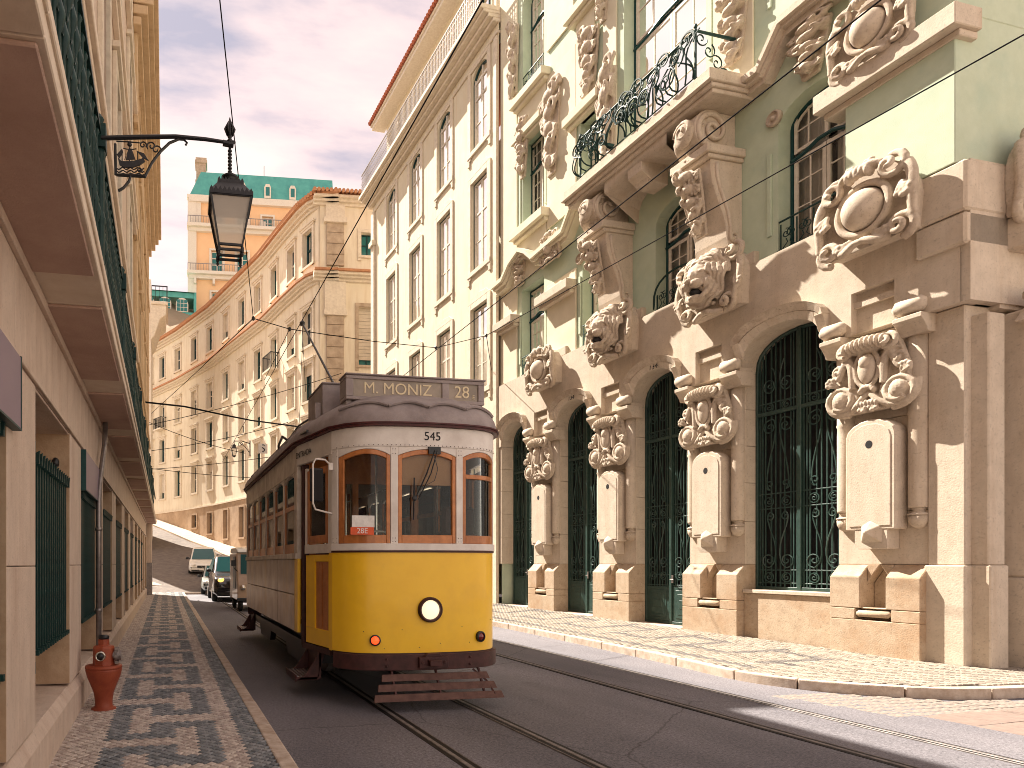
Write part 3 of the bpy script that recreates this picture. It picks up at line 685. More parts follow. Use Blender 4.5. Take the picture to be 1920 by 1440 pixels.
# ------------------------------------------------------------------ wall lantern on its bracket
YL = 4.77
sl = thing('street_lamp', 'black square lantern hanging from a scrolled iron bracket with a ship emblem', 'street lamp', (-.42, YL, 4.6))
def q(px, py, dy=0): 
    p = onY(px, py, YL); return (p[0] + .42, dy, p[2] - 4.6)
m = MB(); m.tube([q(190, 259), q(260, 257), q(330, 256), q(385, 261), q(432, 268)], [.016, .016, .015, .014, .012], 8)
m.tube([q(418, 268), q(438, 272)], .022, 8); m.tube([q(432, 268), q(441, 266)], .012, 6); m.build('arm', M['black'], sl)
m = MB(); m.tube([q(*p) for p in [(222, 358), (232, 352), (242, 340), (245, 329)]], .010, 6); m.tube([q(*p) for p in [(218, 328), (245, 329), (272, 331), (285, 305), (300, 285), (318, 268), (335, 261), (345, 262), (351, 268), (348, 272)]], [.01, .012, .012, .010, .010, .010, .009, .008, .007, .009], 6)
m.tube([q(*p) for p in [(216, 270), (217, 328)]], .010, 6)
m.build('brace', M['black'], sl)
m = MB()
for (cx_, cz_, r, a0, d) in ((284, 274, 9, 2.5, 1), (268, 272, 7, .5, -1), (293, 281, 11, 1.6, -1), (262, 318, 5, 0, 1)):
    m.tube([q(x, z) for x, z in spiral(cx_, cz_, r, 1.5, 1.3, a0, d=d)], .0055, 5)
m.tube([q(218, 265), q(240, 266), q(262, 268)], .005, 5)
m.build('scroll', M['black'], sl)
em = MB(); H_ = [(221, 296), (228, 303), (238, 303), (252, 302), (266, 298), (268, 295), (272, 303), (262, 310), (250, 314), (232, 314), (224, 309)]
em.prism([(q(*p)[0], q(*p)[2]) for p in H_][::-1], -.006, .006)
for x, zt in ((229, 281), (243, 272), (258, 285)): em.tube([q(x, 302), q(x, zt)], .004, 5)
em.prism([(q(*p)[0], q(*p)[2]) for p in [(236, 300), (240, 280), (247, 279), (254, 299)]], -.003, .003)
for x in (233, 238, 249, 254): em.tube([q(243, 276), q(x, 300)], .002, 4)
em.tube([q(231, 278), q(243, 281), q(256, 279)], .004, 5); em.ell(q(243, 271), (.018, .012, .016)); em.prism([(q(*p)[0], q(*p)[2]) for p in [(256, 283), (270, 288), (279, 302), (268, 296)]], -.004, .004)
em.prism([(q(*p)[0], q(*p)[2]) for p in [(219, 290), (229, 279), (231, 286), (224, 297)]], -.004, .004)
for dz in (0, 6, 12): em.tube([q(219 + i * 3.2, 316 + dz * .9 + 2 * sin(i * 1.4 + dz)) for i in range(17)], .0045, 5)
em.build('ship_emblem', M['black'], sl)
cxl, _, _ = q(431, 300)
m = MB(); z0 = q(431, 340)[2]; z1 = q(431, 268)[2]
m.tube([(cxl, 0, z0 + .05), (cxl, 0, z1)], .011, 8)
for i in range(7): m.ell((cxl, 0, z0 + .07 + i * .026), (.017, .017, .012))
m.lathe([(.012, z1 - .01), (.028, z1 + .01), (.012, z1 + .03), (.022, z1 + .07), (.030, z1 + .10), (.016, z1 + .14), (.003, z1 + .19)], (cxl, 0, 0), n=8)
for i in range(6): a = i * pi / 3; m.tube([(cxl + .02 * cos(a), .02 * sin(a), z1 + .05), (cxl + .036 * cos(a), .036 * sin(a), z1 + .10), (cxl + .012 * cos(a), .012 * sin(a), z1 + .16)], [.005, .010, .002], 4)
m.build('finial', M['black'], sl, True)
zq = lambda py, k: 1.5 + (1056 - py) * 4.775 / 1200 * k - 4.6
zt = zq(365, .971); zbm = zq(458, .982); zr_ = zq(338, .985); W1, W0, W2 = .146, .086, .094
rotL = -0.03
def rz(x, y, a=rotL): return (x * cos(a) - y * sin(a) + cxl, x * sin(a) + y * cos(a))
body = MB(lambda x, y, z: (*rz(x, y), z))
cs = [(-1, -1), (1, -1), (1, 1), (-1, 1)]
for sx, sy in cs: body.tube([(sx * W1, sy * W1, zt), (sx * W0, sy * W0, zbm)], .0095, 4)
for zz, w in ((zt, W1), (zbm, W0), (zbm - .035, W0 * .95)):
    for i in range(4): a, c = cs[i], cs[(i + 1) % 4]; body.tube([(a[0] * w, a[1] * w, zz), (c[0] * w, c[1] * w, zz)], .011, 4)
for sx, sy in cs: body.lathe([(.011, zbm - .055), (.013, zbm - .02), (.004, zbm + .0)], (sx * W0, sy * W0, 0), n=6); body.lathe([(.004, zbm - .085), (.012, zbm - .07), (.006, zbm - .05)], (sx * W0, sy * W0, 0), n=6)
lf = body.build('lantern_frame', M['black'], sl)
for i in range(4):
    a, c = cs[i], cs[(i + 1) % 4]; g = MB(lambda x, y, z: (*rz(x, y), z)); k = .97
    g.quad((a[0] * W1 * k, a[1] * W1 * k, zt - .005), (c[0] * W1 * k, c[1] * W1 * k, zt - .005), (c[0] * W0 * k, c[1] * W0 * k, zbm + .005), (a[0] * W0 * k, a[1] * W0 * k, zbm + .005)); g.build('pane', M['lampglass'], lf)
rf = MB(lambda x, y, z: (*rz(x, y), z)); R_ = [(W1 * 1.08, zt + .002), (W1 * 1.02, zt + .03), (W2 * 1.0, zr_ - .03), (W2 * .9, zr_)]
for (w, z), (w2, z2) in zip(R_, R_[1:]):
    for i in range(4): a, c = cs[i], cs[(i + 1) % 4]; rf.quad((a[0] * w, a[1] * w, z), (c[0] * w, c[1] * w, z), (c[0] * w2, c[1] * w2, z2), (a[0] * w2, a[1] * w2, z2))
rf.quad(*[(a[0] * W2 * .9, a[1] * W2 * .9, zr_) for a in cs])
rfo = rf.build('lantern_roof', M['steel'], sl); rfo.data.materials[0] = M['black']
for (w, z, n_, h) in ((W1 * 1.09, zt + .01, 10, .04), (W2 * 1.02, zr_ - .02, 8, .032)):
    cr = MB(lambda x, y, z: (*rz(x, y), z))
    for i in range(4):
        a, c = cs[i], cs[(i + 1) % 4]
        for k in range(n_):
            t0, t1 = k / n_, (k + 1) / n_; tm = (t0 + t1) / 2
            P_ = lambda t, zz: ((a[0] + (c[0] - a[0]) * t) * w, (a[1] + (c[1] - a[1]) * t) * w, zz)
            cr.add([P_(t0, z - .012), P_(t1, z - .012), P_(t1 - .01, z + h * .4), P_(tm, z + h), P_(t0 + .01, z + h * .4)], [(0, 1, 2, 3, 4)])
    cr.build('cresting', M['black'], rfo)
m = MB(); m.lathe([(.03, zr_ - .01), (.045, zr_ + .005), (.05, zr_ + .03), (.034, zr_ + .04), (.060, zr_ + .05), (.064, zr_ + .062), (.045, zr_ + .075), (.018, zr_ + .085), (.013, zr_ + .10)], (cxl, 0, 0), n=18); m.build('cap', M['black'], sl, True)
m = MB(); m.lathe([(.0, zt - .02), (.05, zt - .03), (.055, zt - .06), (.02, zt - .075)], (cxl, 0, 0), n=12); m.build('burner', M['steel'], sl, True)
# ------------------------------------------------------------------ carvings (shared meshes)
def sp3(cx_, cz_, r0, r1, turns, a0, d, y0, y1):
    P = spiral(cx_, cz_, r0, r1, turns, a0, d=d); k = len(P) - 1
    return [(x, y0 + (y1 - y0) * i / k, z) for i, (x, z) in enumerate(P)]
def taper(a, b, k): return [a + (b - a) * i / (k - 1) for i in range(k)]
def tb(m, P, a, b, n=8): m.tube(P, taper(a, b, len(P)), n)
def b3(m, a, b, c, d, r0, r1, n=9, k=8): tb(m, bez(a, b, c, d, n), r0, r1, k)
def acanthus(m, x, z, ang, ln, y=.14, w=.05, n=5, curl=1):
    for i in range(n):
        a = ang + (i - (n - 1) / 2) * .33; l = ln * (1 - .16 * abs(i - (n - 1) / 2))
        c, s = cos(a), sin(a)
        b3(m, (x, y, z), (x + c * l * .5, y + .05, z + s * l * .5), (x + c * l * .9, y + .09, z + s * l * .9), (x + c * l + s * .04 * curl, y + .02, z + s * l - c * .04 * curl), w * .6, w * .35, 6)
        m.ell((x + c * l, y + .05, z + s * l), (w * .8, w * .8, w * .8), n=8, m=6)
def mk_pier():
    m = MB()
    m.prism([(-.30, .12), (.30, .12), (.52, .3), (.50, .8), (.36, 1.25), (-.36, 1.25), (-.50, .8), (-.52, .3)], 0, .10)
    for i in range(9):
        x = -.27 + i * .0675; m.ell((x, .22 - .25 * x * x, 1.20 - .45 * x * x), (.042, .13, .115))
    m.ell((0, .14, 1.15), (.34, .12, .12))
    for s in (-1, 1):
        tb(m, sp3(s * .30, 1.14, .125, .02, 1.6, pi / 2, -s, .16, .30), .045, .03)
        b3(m, (s * .36, .12, 1.08), (s * .18, .16, .95), (s * .24, .16, .72), (s * .22, .15, .52), .07, .05)
        b3(m, (s * .31, .14, .98), (s * .40, .16, .88), (s * .37, .16, .80), (s * .45, .15, .72), .06, .05)
        tb(m, sp3(s * .42, .86, .10, .02, 1.3, -pi / 2, s, .12, .2), .045, .03)
        tb(m, sp3(s * .41, .38, .245, .15, 1.5, pi * .7 if s > 0 else pi * .3, s, .10, .16), .05, .04)
        m.ell((s * .41, .12, .38), (.125, .12, .15), n=14, m=10)
        m.ell((s * .41, .09, .38), (.19, .08, .21), n=14, m=8)
        acanthus(m, s * .46, .62, pi / 2 - s * .75, .17, .13, .05, 4, s)
        acanthus(m, s * .12, .30, -pi / 2 - s * .35, .17, .10, .05, 3, s)
        b3(m, (0, .12, .42), (s * .1, .16, .35), (s * .16, .16, .2), (s * .30, .1, .16), .05, .035)
        b3(m, (s * .62, .06, .5), (s * .68, .1, .3), (s * .55, .1, .1), (s * .3, .08, .12), .05, .05)
    for a in range(7): 
        an = pi / 2 + (a - 3) * .4; m.ell((cos(an) * .10, .16, .42 + sin(an) * .09), (.035, .06, .05))
    for k in range(6): m.ell(((k - 2.5) * .05, .14, .25 + .01 * (k % 2)), (.028, .06, .06))
    for i in range(20):
        a = 2 * pi * i / 20; a2 = 2 * pi * (i + 1) / 20
        m.tube([(.17 * cos(a), .17, .80 + .29 * sin(a)), (.17 * cos(a2), .17, .80 + .29 * sin(a2))], .034, 6)
    f = sculpt(m, M['carve'], .0105, 0)
    m = MB(); m.ell((0, .15, .80), (.135, .11, .25), n=20, m=14); m.ell((0, .20, .90), (.09, .09, .12), n=14, m=10); sh = m.mesh('shield', M['stone'], True)
    return f, sh
def mk_lion():
    m = MB(); P = [(-.56, 0), (.56, 0)] + [(.58 * cos(i * pi / 10), .62 + .55 * sin(i * pi / 10)) for i in range(11)]
    m.prism(P, 0, .12)
    m.ell((0, .26, .66), (.25, .26, .30), n=16, m=12); m.ell((0, .42, .62), (.10, .16, .18)); 
    m.ell((-.085, .50, .50), (.10, .12, .085)); m.ell((.085, .50, .50), (.10, .12, .085)); m.ell((0, .60, .56), (.06, .05, .045))
    m.ell((0, .38, .27), (.12, .16, .07)); m.ell((0, .47, .26), (.075, .09, .06))
    for s in (-1, 1):
        m.ell((s * .13, .40, .72), (.075, .09, .045), (0, s * .35, 0)); m.ell((s * .20, .32, .52), (.09, .12, .12)); m.ell((s * .11, .445, .665), (.035, .03, .025))
        b3(m, (s * .20, .30, .45), (s * .22, .36, .35), (s * .14, .42, .26), (s * .08, .42, .25), .05, .04)
        m.ell((s * .24, .22, .92), (.07, .06, .09))
    for s in (-1, 1):
        for k_, r_ in enumerate((.27, .34, .41, .48)):
            for seg_ in range(3):
                a0 = 92 - seg_ * 54 - k_ * 9; P_ = []
                for i in range(10):
                    a = radians(a0 - i * 7.5); rr = r_ + .022 * sin(i * 1.25 + k_ * 1.7 + seg_) + (.05 * max(0, i - 6) / 3)
                    P_.append((s * rr * cos(a) * .92, .37 - .62 * (r_ - .27) + .03 * sin(i * .6) - .012 * max(0, i - 6), .64 + rr * sin(a) * 1.02))
                tb(m, P_, .047, .026, 6)
                x_, y_, z_ = P_[-1]; m.ell((x_, y_ + .015, z_), (.04, .04, .04), n=7, m=5)
    for r_, n_, ln, yy in ((.20, 9, .15, .34),):
        for i in range(n_):
            a = -pi / 2 + 2 * pi * (i + .5 * (n_ % 2)) / n_; c, s = cos(a), sin(a); w = (rng.random() - .5) * .7
            if s < -.75 and r_ > .3: continue
            x, z = r_ * c * .82, .64 + r_ * s * .92
            b3(m, (x, yy, z), (x + c * ln * .4 - s * .07 * w, yy + .06, z + s * ln * .4 + c * .07 * w), (x + c * ln * .8 + s * .08, yy + .03, z + s * ln * .8 - c * .08), (x + c * ln * .95 + .05 * w, yy - .04, z + s * ln * .85 - .07), .058, .030, 6, 6)
    for s in (-1, 1):
        tb(m, sp3(s * .52, .92, .17, .03, 1.6, pi / 2, -s, .10, .26), .05, .035); tb(m, sp3(s * .42, .10, .14, .03, 1.5, -pi / 2, s, .12, .26), .055, .035)
        b3(m, (s * .60, .10, .80), (s * .72, .16, .55), (s * .62, .18, .35), (s * .54, .16, .10), .065, .05)
        b3(m, (s * .30, .12, -.02), (s * .15, .22, -.06), (s * .1, .24, .04), (0, .22, .02), .06, .05)
        acanthus(m, s * .56, .50, -pi / 2 + s * .5, .2, .14, .05, 3, s)
    f = sculpt(m, M['carve'], .0105, 0)
    m = MB(); m.ell((0, .40, .37), (.085, .13, .075), n=14, m=10); mo = m.mesh('mouth_shade', M['dark'], True)  # dark ellipsoid between the jaws, shade of the gap put in as colour
    return f, mo
def mk_oval():
    m = MB(); P = [(-.62, 0), (.62, 0)] + [(.66 * cos(i * pi / 12), .55 + .72 * sin(i * pi / 12)) for i in range(13)]
    m.prism(P, 0, .10)
    for i in range(28):
        a = 2 * pi * i / 28; a2 = 2 * pi * (i + 1) / 28
        m.tube([(.36 * cos(a), .18, .58 + .38 * sin(a)), (.36 * cos(a2), .18, .58 + .38 * sin(a2))], .055, 8)
    for s in (-1, 1):
        tb(m, sp3(s * .40, 1.03, .19, .03, 1.6, pi / 2 + s * .3, -s, .14, .34), .06, .04)
        tb(m, sp3(s * .50, .10, .19, .03, 1.6, -pi / 2, s, .12, .28), .065, .04)
        b3(m, (s * .56, .14, 1.0), (s * .74, .2, .75), (s * .62, .2, .5), (s * .66, .16, .18), .08, .06)
        b3(m, (s * .28, .22, 1.14), (s * .12, .3, 1.26), (s * .06, .3, 1.12), (0, .3, 1.08), .06, .05)
        acanthus(m, s * .52, .72, -pi / 2 + s * .35, .24, .18, .06, 4, s); acanthus(m, s * .14, .16, -pi / 2 + s * .95, .24, .16, .06, 4, s)
        acanthus(m, s * .22, 1.12, pi / 2 + s * .9, .2, .20, .055, 4, s)
        b3(m, (s * .34, .14, .02), (s * .2, .25, -.05), (s * .1, .26, .1), (0, .26, .06), .07, .05)
    for k in range(5): m.ell(((k - 2) * .07, .26, 1.16 - .012 * (k - 2) ** 2), (.045, .11, .10))
    f = sculpt(m, M['carve'], .0135, 1)
    m = MB(); m.ell((0, .12, .58), (.29, .33, .32), n=24, m=16); sh = m.mesh('shield', M['stone'], True)
    return f, sh
def mk_drape(seed, w=.5, h=1.4):
    r = random.Random(seed); m = MB(); z = h; x = 0
    m.prism([(-.10, 0), (.12, 0), (w * .42, h * .6), (w * .5, h * .9), (-w * .5, h * .9), (-w * .42, h * .6)], 0, .06)
    while z > .12:
        k = z / h; s = r.choice((-1, 1)); ww = w * (.35 + .65 * k) * .5
        tb(m, sp3(s * ww * .5, z - .08, ww * .62, .02, 1.5, r.random() * 6, s, .08, .22), .05 * (.6 + .4 * k), .03)
        acanthus(m, -s * ww * .4, z - .1, -pi / 2 - s * r.random() * .8, .16 + .1 * k, .08, .045, 4, s)
        m.ell((x, .13, z - .16), (ww * .6, .10, .10)); b3(m, (s * ww, .08, z), (s * ww * 1.2, .16, z - .12), (s * ww * .3, .18, z - .2), (0, .1, z - .3), .045, .03)
        z -= .26
    return sculpt(m, M['carve'], .0135, 1)
PIER, PSH = mk_pier(); LION, LMO = mk_lion(); OVAL, OSH = mk_oval(); DR = [mk_drape(i) for i in range(3)]
DRT = mk_drape(9, .42, 1.5)

# ------------------------------------------------------------------ green building
ROT = atan2(1, -.048)
GB = thing('ornate_green_building', 'pale green corner building with carved stone lions, cartouches and iron doors', 'building', (10.9 + .048 * 8.16, 0, 0), ROT)
PIERS = [(7.57, 8.83), (10.51, 11.77), (13.26, 14.48), (16.0, 17.2)]
BAYS = [(8.83, 10.51), (11.77, 13.26), (14.48, 16.0), (17.2, 18.62)]
def gz(u): return .05 + .015 * (u - 8)
def put(me, name, loc, parent=GB, sc=(1, 1, 1), rot=(0, 0, 0)):
    o = link(name, me, parent, loc=loc); o.scale = sc; o.rotation_euler = rot; return o
def cart(kind, u, n, z, s=1, rot=0, flip=1):
    me, sub, nm, sn = {'pier': (PIER, PSH, 'carved_cartouche', 'shield'), 'lion': (LION, LMO, 'lion_head', 'mouth_shade'), 'oval': (OVAL, OSH, 'oval_cartouche', 'boss')}[kind]
    o = put(me, nm, (u, n, z), sc=(s * flip, s, s), rot=(0, 0, rot)); link(sn, sub, o); return o
# piers
def cyl(m, u, n, prof, k=16): m.lathe(prof, (u, n, 0), n=k)
hb = {}
for (a, b_) in PIERS + [(18.62, 18.75)]:
    full = b_ - a > 1; c = (a + b_) / 2; g = gz(c) - .12
    if full:
        m = MB(); m.prism([(-.60, .785), (0, .785), (0, 1.28), (-.20, 1.48), (-.60, 1.48)], a, c - .18, 'x'); m.prism([(-.60, .785), (0, .785), (0, 1.28), (-.20, 1.48), (-.60, 1.48)], c + .18, b_, 'x'); m.box(a, c - .25, -.60, 0, .60, .780); m.box(c + .25, b_, -.60, 0, .60, .780)
        m.box(a, b_, -.60, 0, g, .598); m.box(c - .249, c + .249, -.60, -.20, .599, .779); m.prism([(c - .178, .602), (c + .178, .602), (c + .178, 1.18), (c, 1.47), (c - .178, 1.18)], -.60, -.30); m.prism([(c - .179, 1.19), (c - .002, 1.479), (c - .179, 1.479)], -.59, -.16); m.prism([(c + .179, 1.19), (c + .179, 1.479), (c + .002, 1.479)], -.59, -.16); m.box(c - .177, c + .177, -.30, -.02, .78, .80)
        m.build('plinth', M['stone_base'], GB, bevel=.012)
        m = MB(); m.tube([(c - .24, -.05, .70), (c - .20, -.03, .70), (c + .20, -.03, .70), (c + .24, -.05, .70)], [.03, .055, .055, .03], 10); m.build('niche_roll', M['stone_base'], GB, True)
    # coursed blocks with fine joints
    zz = [1.48, 2.30, 3.05, 3.76, 4.46, 5.16]
    for z0, z1 in zip(zz, zz[1:]):
        if full:
            key = (round(b_ - a, 2), z0)
            if key not in hb: m = MB(); m.box(.0, b_ - a, -.60, -.20, .003, z1 - z0 - .003); hb[key] = m.mesh('stone_block', M['stone'])
            link('stone_block', hb[key], GB, .007, (a, 0, z0))
        else: m = MB(); m.box(a, b_, -.60, -.03, z0 + .003, z1 - .003); m.build('stone_block', M['stone'], GB, bevel=.007)
    if not full: continue
    # tombstone panel
    m = MB(); P = [(c - .35, 2.02), (c + .35, 2.02), (c + .35, 3.50)] + [(c + .35 * cos(i * pi / 8), 3.50 + .25 * sin(i * pi / 8)) for i in range(1, 8)] + [(c - .35, 3.50)]
    m.prism(P, -.20, .055); pn = m.build('pier_panel', M['stone'], GB, bevel=.018)
    m = MB(); P = [(c - .29, 2.08), (c + .29, 2.08), (c + .29, 3.46)] + [(c + .29 * cos(i * pi / 8), 3.46 + .22 * sin(i * pi / 8)) for i in range(1, 8)] + [(c - .29, 3.46)]
    m.prism(P, .03, .068); m.build('panel_face', M['stone'], pn, bevel=.006)
    m = MB(); m.lathe([(.050, .040), (.050, .0700), (.040, .0705)], (c, 0, 3.36), 'y', 18, 1, 1.25); m.build('hole_shade_disc', M['dark'], pn)  # dark disc on the solid face, painting the shade of a hole
    m = MB(); m.prism([(c - .24, 1.72), (c + .16, 1.72), (c + .22, 1.80), (c + .22, 2.03), (c - .24, 2.03)], -.20, .045)
    m.add([(c - .17, .04, 1.82), (c + .13, .04, 1.82), (c + .13, .04, 2.10), (c - .02, .04, 2.20), (c - .17, .04, 2.10), (c - .02, .21, 1.98)], [(0, 1, 5), (1, 2, 5), (2, 3, 5), (3, 4, 5), (4, 0, 5)]); m.build('faceted_boss', M['stone'], GB, bevel=.008)
    for uu in (a + .13, b_ - .13):
        m = MB(); cyl(m, uu, -.18, [(.115, 2.33), (.12, 2.36), (.12, 3.6), (.115, 3.72), (.13, 3.76), (.12, 3.79), (.125, 4.9)]); m.build('half_column', M['stone'], GB, True)
        m = MB(); cyl(m, uu, -.18, [(.10, 2.33), (.075, 2.30), (.07, 2.27), (.13, 2.24), (.135, 2.22)]); cyl(m, uu, -.18, [(.125, 2.215), (.12, 2.13), (.09, 2.06), (.04, 2.025), (0.001, 2.02)]); m.build('pendant', M['carve'], GB, True)
    for s, uu in ((-1, a), (1, b_)):
        # rolled brackets
        u0, u1 = (uu - .13, uu + .30) if s < 0 else (uu - .30, uu + .10)
        m = MB(); m.tube([(u0 + .03, .02, 5.32), (u0 + .08, .04, 5.32), (u1 - .06, .04, 5.32), (u1, .02, 5.32)], [.06, .115, .115, .06], 12); m.build('bracket_roll', M['stone'], GB, True)
        m = MB(); m.prism([(-.3, 4.90), (-.02, 4.90), (.0, 4.96), (.07, 5.06), (.12, 5.10), (.12, 5.17), (-.3, 5.17)], u0 + .04, u1 - .02, 'x'); m.build('bracket', M['stone'], GB, bevel=.008)
        m = MB(); m.box(u0 + .06, u1, -.3, .0, 5.172, 5.90 if False else 5.24); m.build('bracket_cap', M['stone'], GB)
    cart('pier', c, -.06, 3.76, .98)
# band with arches and notches
holes = []; 
for i, (a, b_) in enumerate(BAYS): holes.append((a, b_, 5.16, 5.80))
NT = [((a + b_) / 2 - .30, (a + b_) / 2 + .30, 5.16, 5.84) for a, b_ in PIERS]
m = MB(); grid_wall(m, 7.1, 18.75, 5.16, 7.10, holes + NT, 0, -.35, floor=False)
for a, b_, c, d in NT: m.quad((a, -.12, c), (b_, -.12, c), (b_, -.12, d), (a, -.12, d)); m.box(a - .0, b_ + .0, -.119, -.06, 5.60, 5.70)
for a, b_ in BAYS:
    arch_fill(m, a, b_, 5.165, 5.80, 0.0, -.6, 14, .8)

for a, b_ in [(7.1, 8.83 - .0)] + [(p[0], p[1]) for p in PIERS[1:]]: m.quad((a, 0, 5.17), (b_, 0, 5.17), (b_, -.35, 5.17), (a, -.35, 5.17))
m.quad((7.1, 0, 7.1), (18.75, 0, 7.1), (18.75, -.4, 7.1), (7.1, -.4, 7.1)); m.quad((7.1, 0, 5.16), (18.75, 0, 5.16), (18.75, -.1, 5.162), (7.1, -.1, 5.162)) if False else None
bd = m.build('entablature', M['stone'], GB)
for k, (a, b_) in enumerate(BAYS):
    c = (a + b_) / 2; P0 = arc(a + .08, b_ - .08, 5.60, 5.92, 12); P1 = arc(a + .0, b_ - .0, 5.66, 6.06, 12)
    m = MB()
    for (p, q_), (r_, s_) in zip(zip(P0, P0[1:]), zip(P1, P1[1:])): m.add([(p[0], .001, p[1]), (q_[0], .001, q_[1]), (s_[0], .001, s_[1]), (r_[0], .001, r_[1]), (p[0], .10, p[1]), (q_[0], .10, q_[1]), (s_[0], .17, s_[1]), (r_[0], .17, r_[1])], [(4, 5, 6, 7), (0, 1, 5, 4), (3, 7, 6, 2), (0, 4, 7, 3), (1, 2, 6, 5)])
    h_ = m.build('arch_hood', M['carve'], GB)
    P0 = arc(a + .16, b_ - .16, 5.40, 5.80, 12)
    m = MB(); P1 = arc(a + .08, b_ - .08, 5.58, 5.92, 12)
    for (p, q_), (r_, s_) in zip(zip(P0, P0[1:]), zip(P1, P1[1:])): m.add([(p[0], .001, p[1]), (q_[0], .001, q_[1]), (s_[0], .001, s_[1]), (r_[0], .001, r_[1]), (p[0], .03, p[1]), (q_[0], .03, q_[1]), (s_[0], .09, s_[1]), (r_[0], .09, r_[1])], [(4, 5, 6, 7), (0, 1, 5, 4), (3, 7, 6, 2), (0, 4, 7, 3), (1, 2, 6, 5)])
    for uu in (a + .08, b_ - .08):
        m.prism([(0.001, 5.36), (.04, 5.40), (.12, 5.60), (.15, 5.66), (.001, 5.66)], uu - .07, uu + .07, 'x')
    m.build('arch_band', M['stone'], h_, bevel=.006)
    if k in (1, 2): text('134', .17, M['letterdark'], h_, (c - .06, .082, 5.845), (pi / 2 - .08, 0, pi), 'house_number', .002)
# iron doors
def gate(a, b_, zb_, low):
    c = (a + b_) / 2; w = b_ - a; n0 = -.47
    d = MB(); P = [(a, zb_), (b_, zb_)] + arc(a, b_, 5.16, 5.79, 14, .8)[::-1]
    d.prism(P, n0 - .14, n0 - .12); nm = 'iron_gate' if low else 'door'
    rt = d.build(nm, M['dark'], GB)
    fr_ = MB(); fr_.box(a, a + .05, n0 - .04, n0 + .03, zb_, 5.2); fr_.box(b_ - .05, b_, n0 - .04, n0 + .03, zb_, 5.2); fr_.box(c - .035, c + .035, n0 - .03, n0 + .045, zb_, 5.76)
    A = arc(a + .02, b_ - .02, 5.16, 5.77, 14, .8)
    fr_.tube([(x, n0, z) for x, z in A], .035, 6)
    for z, h in ((4.30, .07), (zb_, .06)): fr_.box(a + .05, b_ - .05, n0 - .03, n0 + .035, z, z + h)
    for z in (4.52, 2.52, 2.80, zb_ + (.12 if low else .86), zb_ + (.36 if low else 1.10)): fr_.box(a + .05, b_ - .05, n0 - .012, n0 + .012, z, z + .022)
    fr_.build('door_frame', M['door'], rt, bevel=.005)
    z1 = zb_ + (0 if low else .84)
    if not low:
        for s, x0, x1 in ((-1, a + .05, c - .035), (1, c + .035, b_ - .05)):
            kp = MB(); kp.box(x0, x1, n0 - .02, n0 + .015, zb_ + .06, zb_ + .84); kp.box(x0 + .09, x1 - .09, n0 + .012, n0 + .026, zb_ + .14, zb_ + .76); kp.box(x0 + .15, x1 - .15, n0 + .02, n0 + .036, zb_ + .22, zb_ + .68); kp.box(x0 + .20, x1 - .20, n0 + .03, n0 + .046, zb_ + .36, zb_ + .54); kp.build('kick_panel', M['door'], rt, bevel=.006)
        hd = MB(); hd.tube([(c - .06, n0 + .05, zb_ + 1.0), (c - .06, n0 + .10, zb_ + 1.0), (c - .15, n0 + .10, zb_ + 1.0)], .013, 6); hd.box(c - .08, c - .04, n0 + .03, n0 + .05, zb_ + .92, zb_ + 1.1); hd.build('handle', M['steel'], rt)
    lw = (w - .17) / 2
    bm_ = {}
    for s in (-1, 1):
        lc = c + s * (.035 + lw / 2)
        for k, dx in enumerate((-.46, -.39, -.32, -.17, -.06, .06, .17, .32, .39, .46)):
            x = lc + dx * lw; t = min(1, max(0, 1 - ((x - c) / (w / 2)) ** 2)); ztop = 5.16 + .6 * t ** .45
            bb = MB(); bb.box(x - .010, x + .010, n0 - .01, n0 + .01, z1, min(ztop, 5.72)); bb.build('bar', M['door'], rt)
        r = lw * .19
        for t in (-1, 1):
            sc = MB()
            X = lambda v: lc + t * v * lw
            zA, zB = z1 + .48, 2.50; y = n0 + .012; h = zB - zA
            def sp_(cx_, cz_, r0, r1, turns, a0, d_): return [(x, y, z) for x, z in spiral(cx_, cz_, r0, r1, turns, a0, d=d_)]
            sc.tube(sp_(X(.22), zA + .08, r, .01, 1.5, -pi / 2, t) [::-1] + bez((X(.22), y, zA + .08 - r), (X(.02), y, zA), (X(.0), y, zA + h * .3), (X(.14), y, zA + h * .55), 8) + bez((X(.14), y, zA + h * .55), (X(.26), y, zA + h * .8), (X(.30), y, zA + h * .9), (X(.2), y, zB - .04), 8) + sp_(X(.2), zB - .04 - r * .6, r * .6, .01, 1.2, pi / 2, t), .0125, 5)
            zA, zB = 2.84, 4.26; h = zB - zA
            sc.tube(sp_(X(.2), zA + .14, r * .7, .01, 1.2, -pi / 2, t)[::-1] + bez((X(.2), y, zA + .14 - r * .7), (X(.34), y, zA + .1), (X(.26), y, zA + h * .35), (X(.12), y, zA + h * .6), 8) + bez((X(.12), y, zA + h * .6), (X(.0), y, zA + h * .85), (X(.05), y, zB - .0), (X(.2), y, zB - .05), 8) + sp_(X(.2), zB - .05 - r, r, .01, 1.5, pi / 2, -t), .0125, 5)
            for zc in (2.66, z1 + .24 if not low else z1 + .24, 4.44):
                sc.tube(sp_(X(.22), zc, .085, .085, 1, 0, 1), .011, 5); sc.tube(sp_(X(.22), zc, .06, .01, 1.2, pi / 2, t), .010, 5)
            sc.tube(sp_(X(.2), 4.86, r, .01, 1.5, -pi / 2, t)[::-1] + bez((X(.2), y, 4.86 - r), (X(.0), y, 4.75), (X(.02), y, 5.1), (X(.16), y, 5.3 if (t * s) < 0 else 5.2), 6), .012, 5)
            sc.build('scroll', M['door'], rt)
    return rt
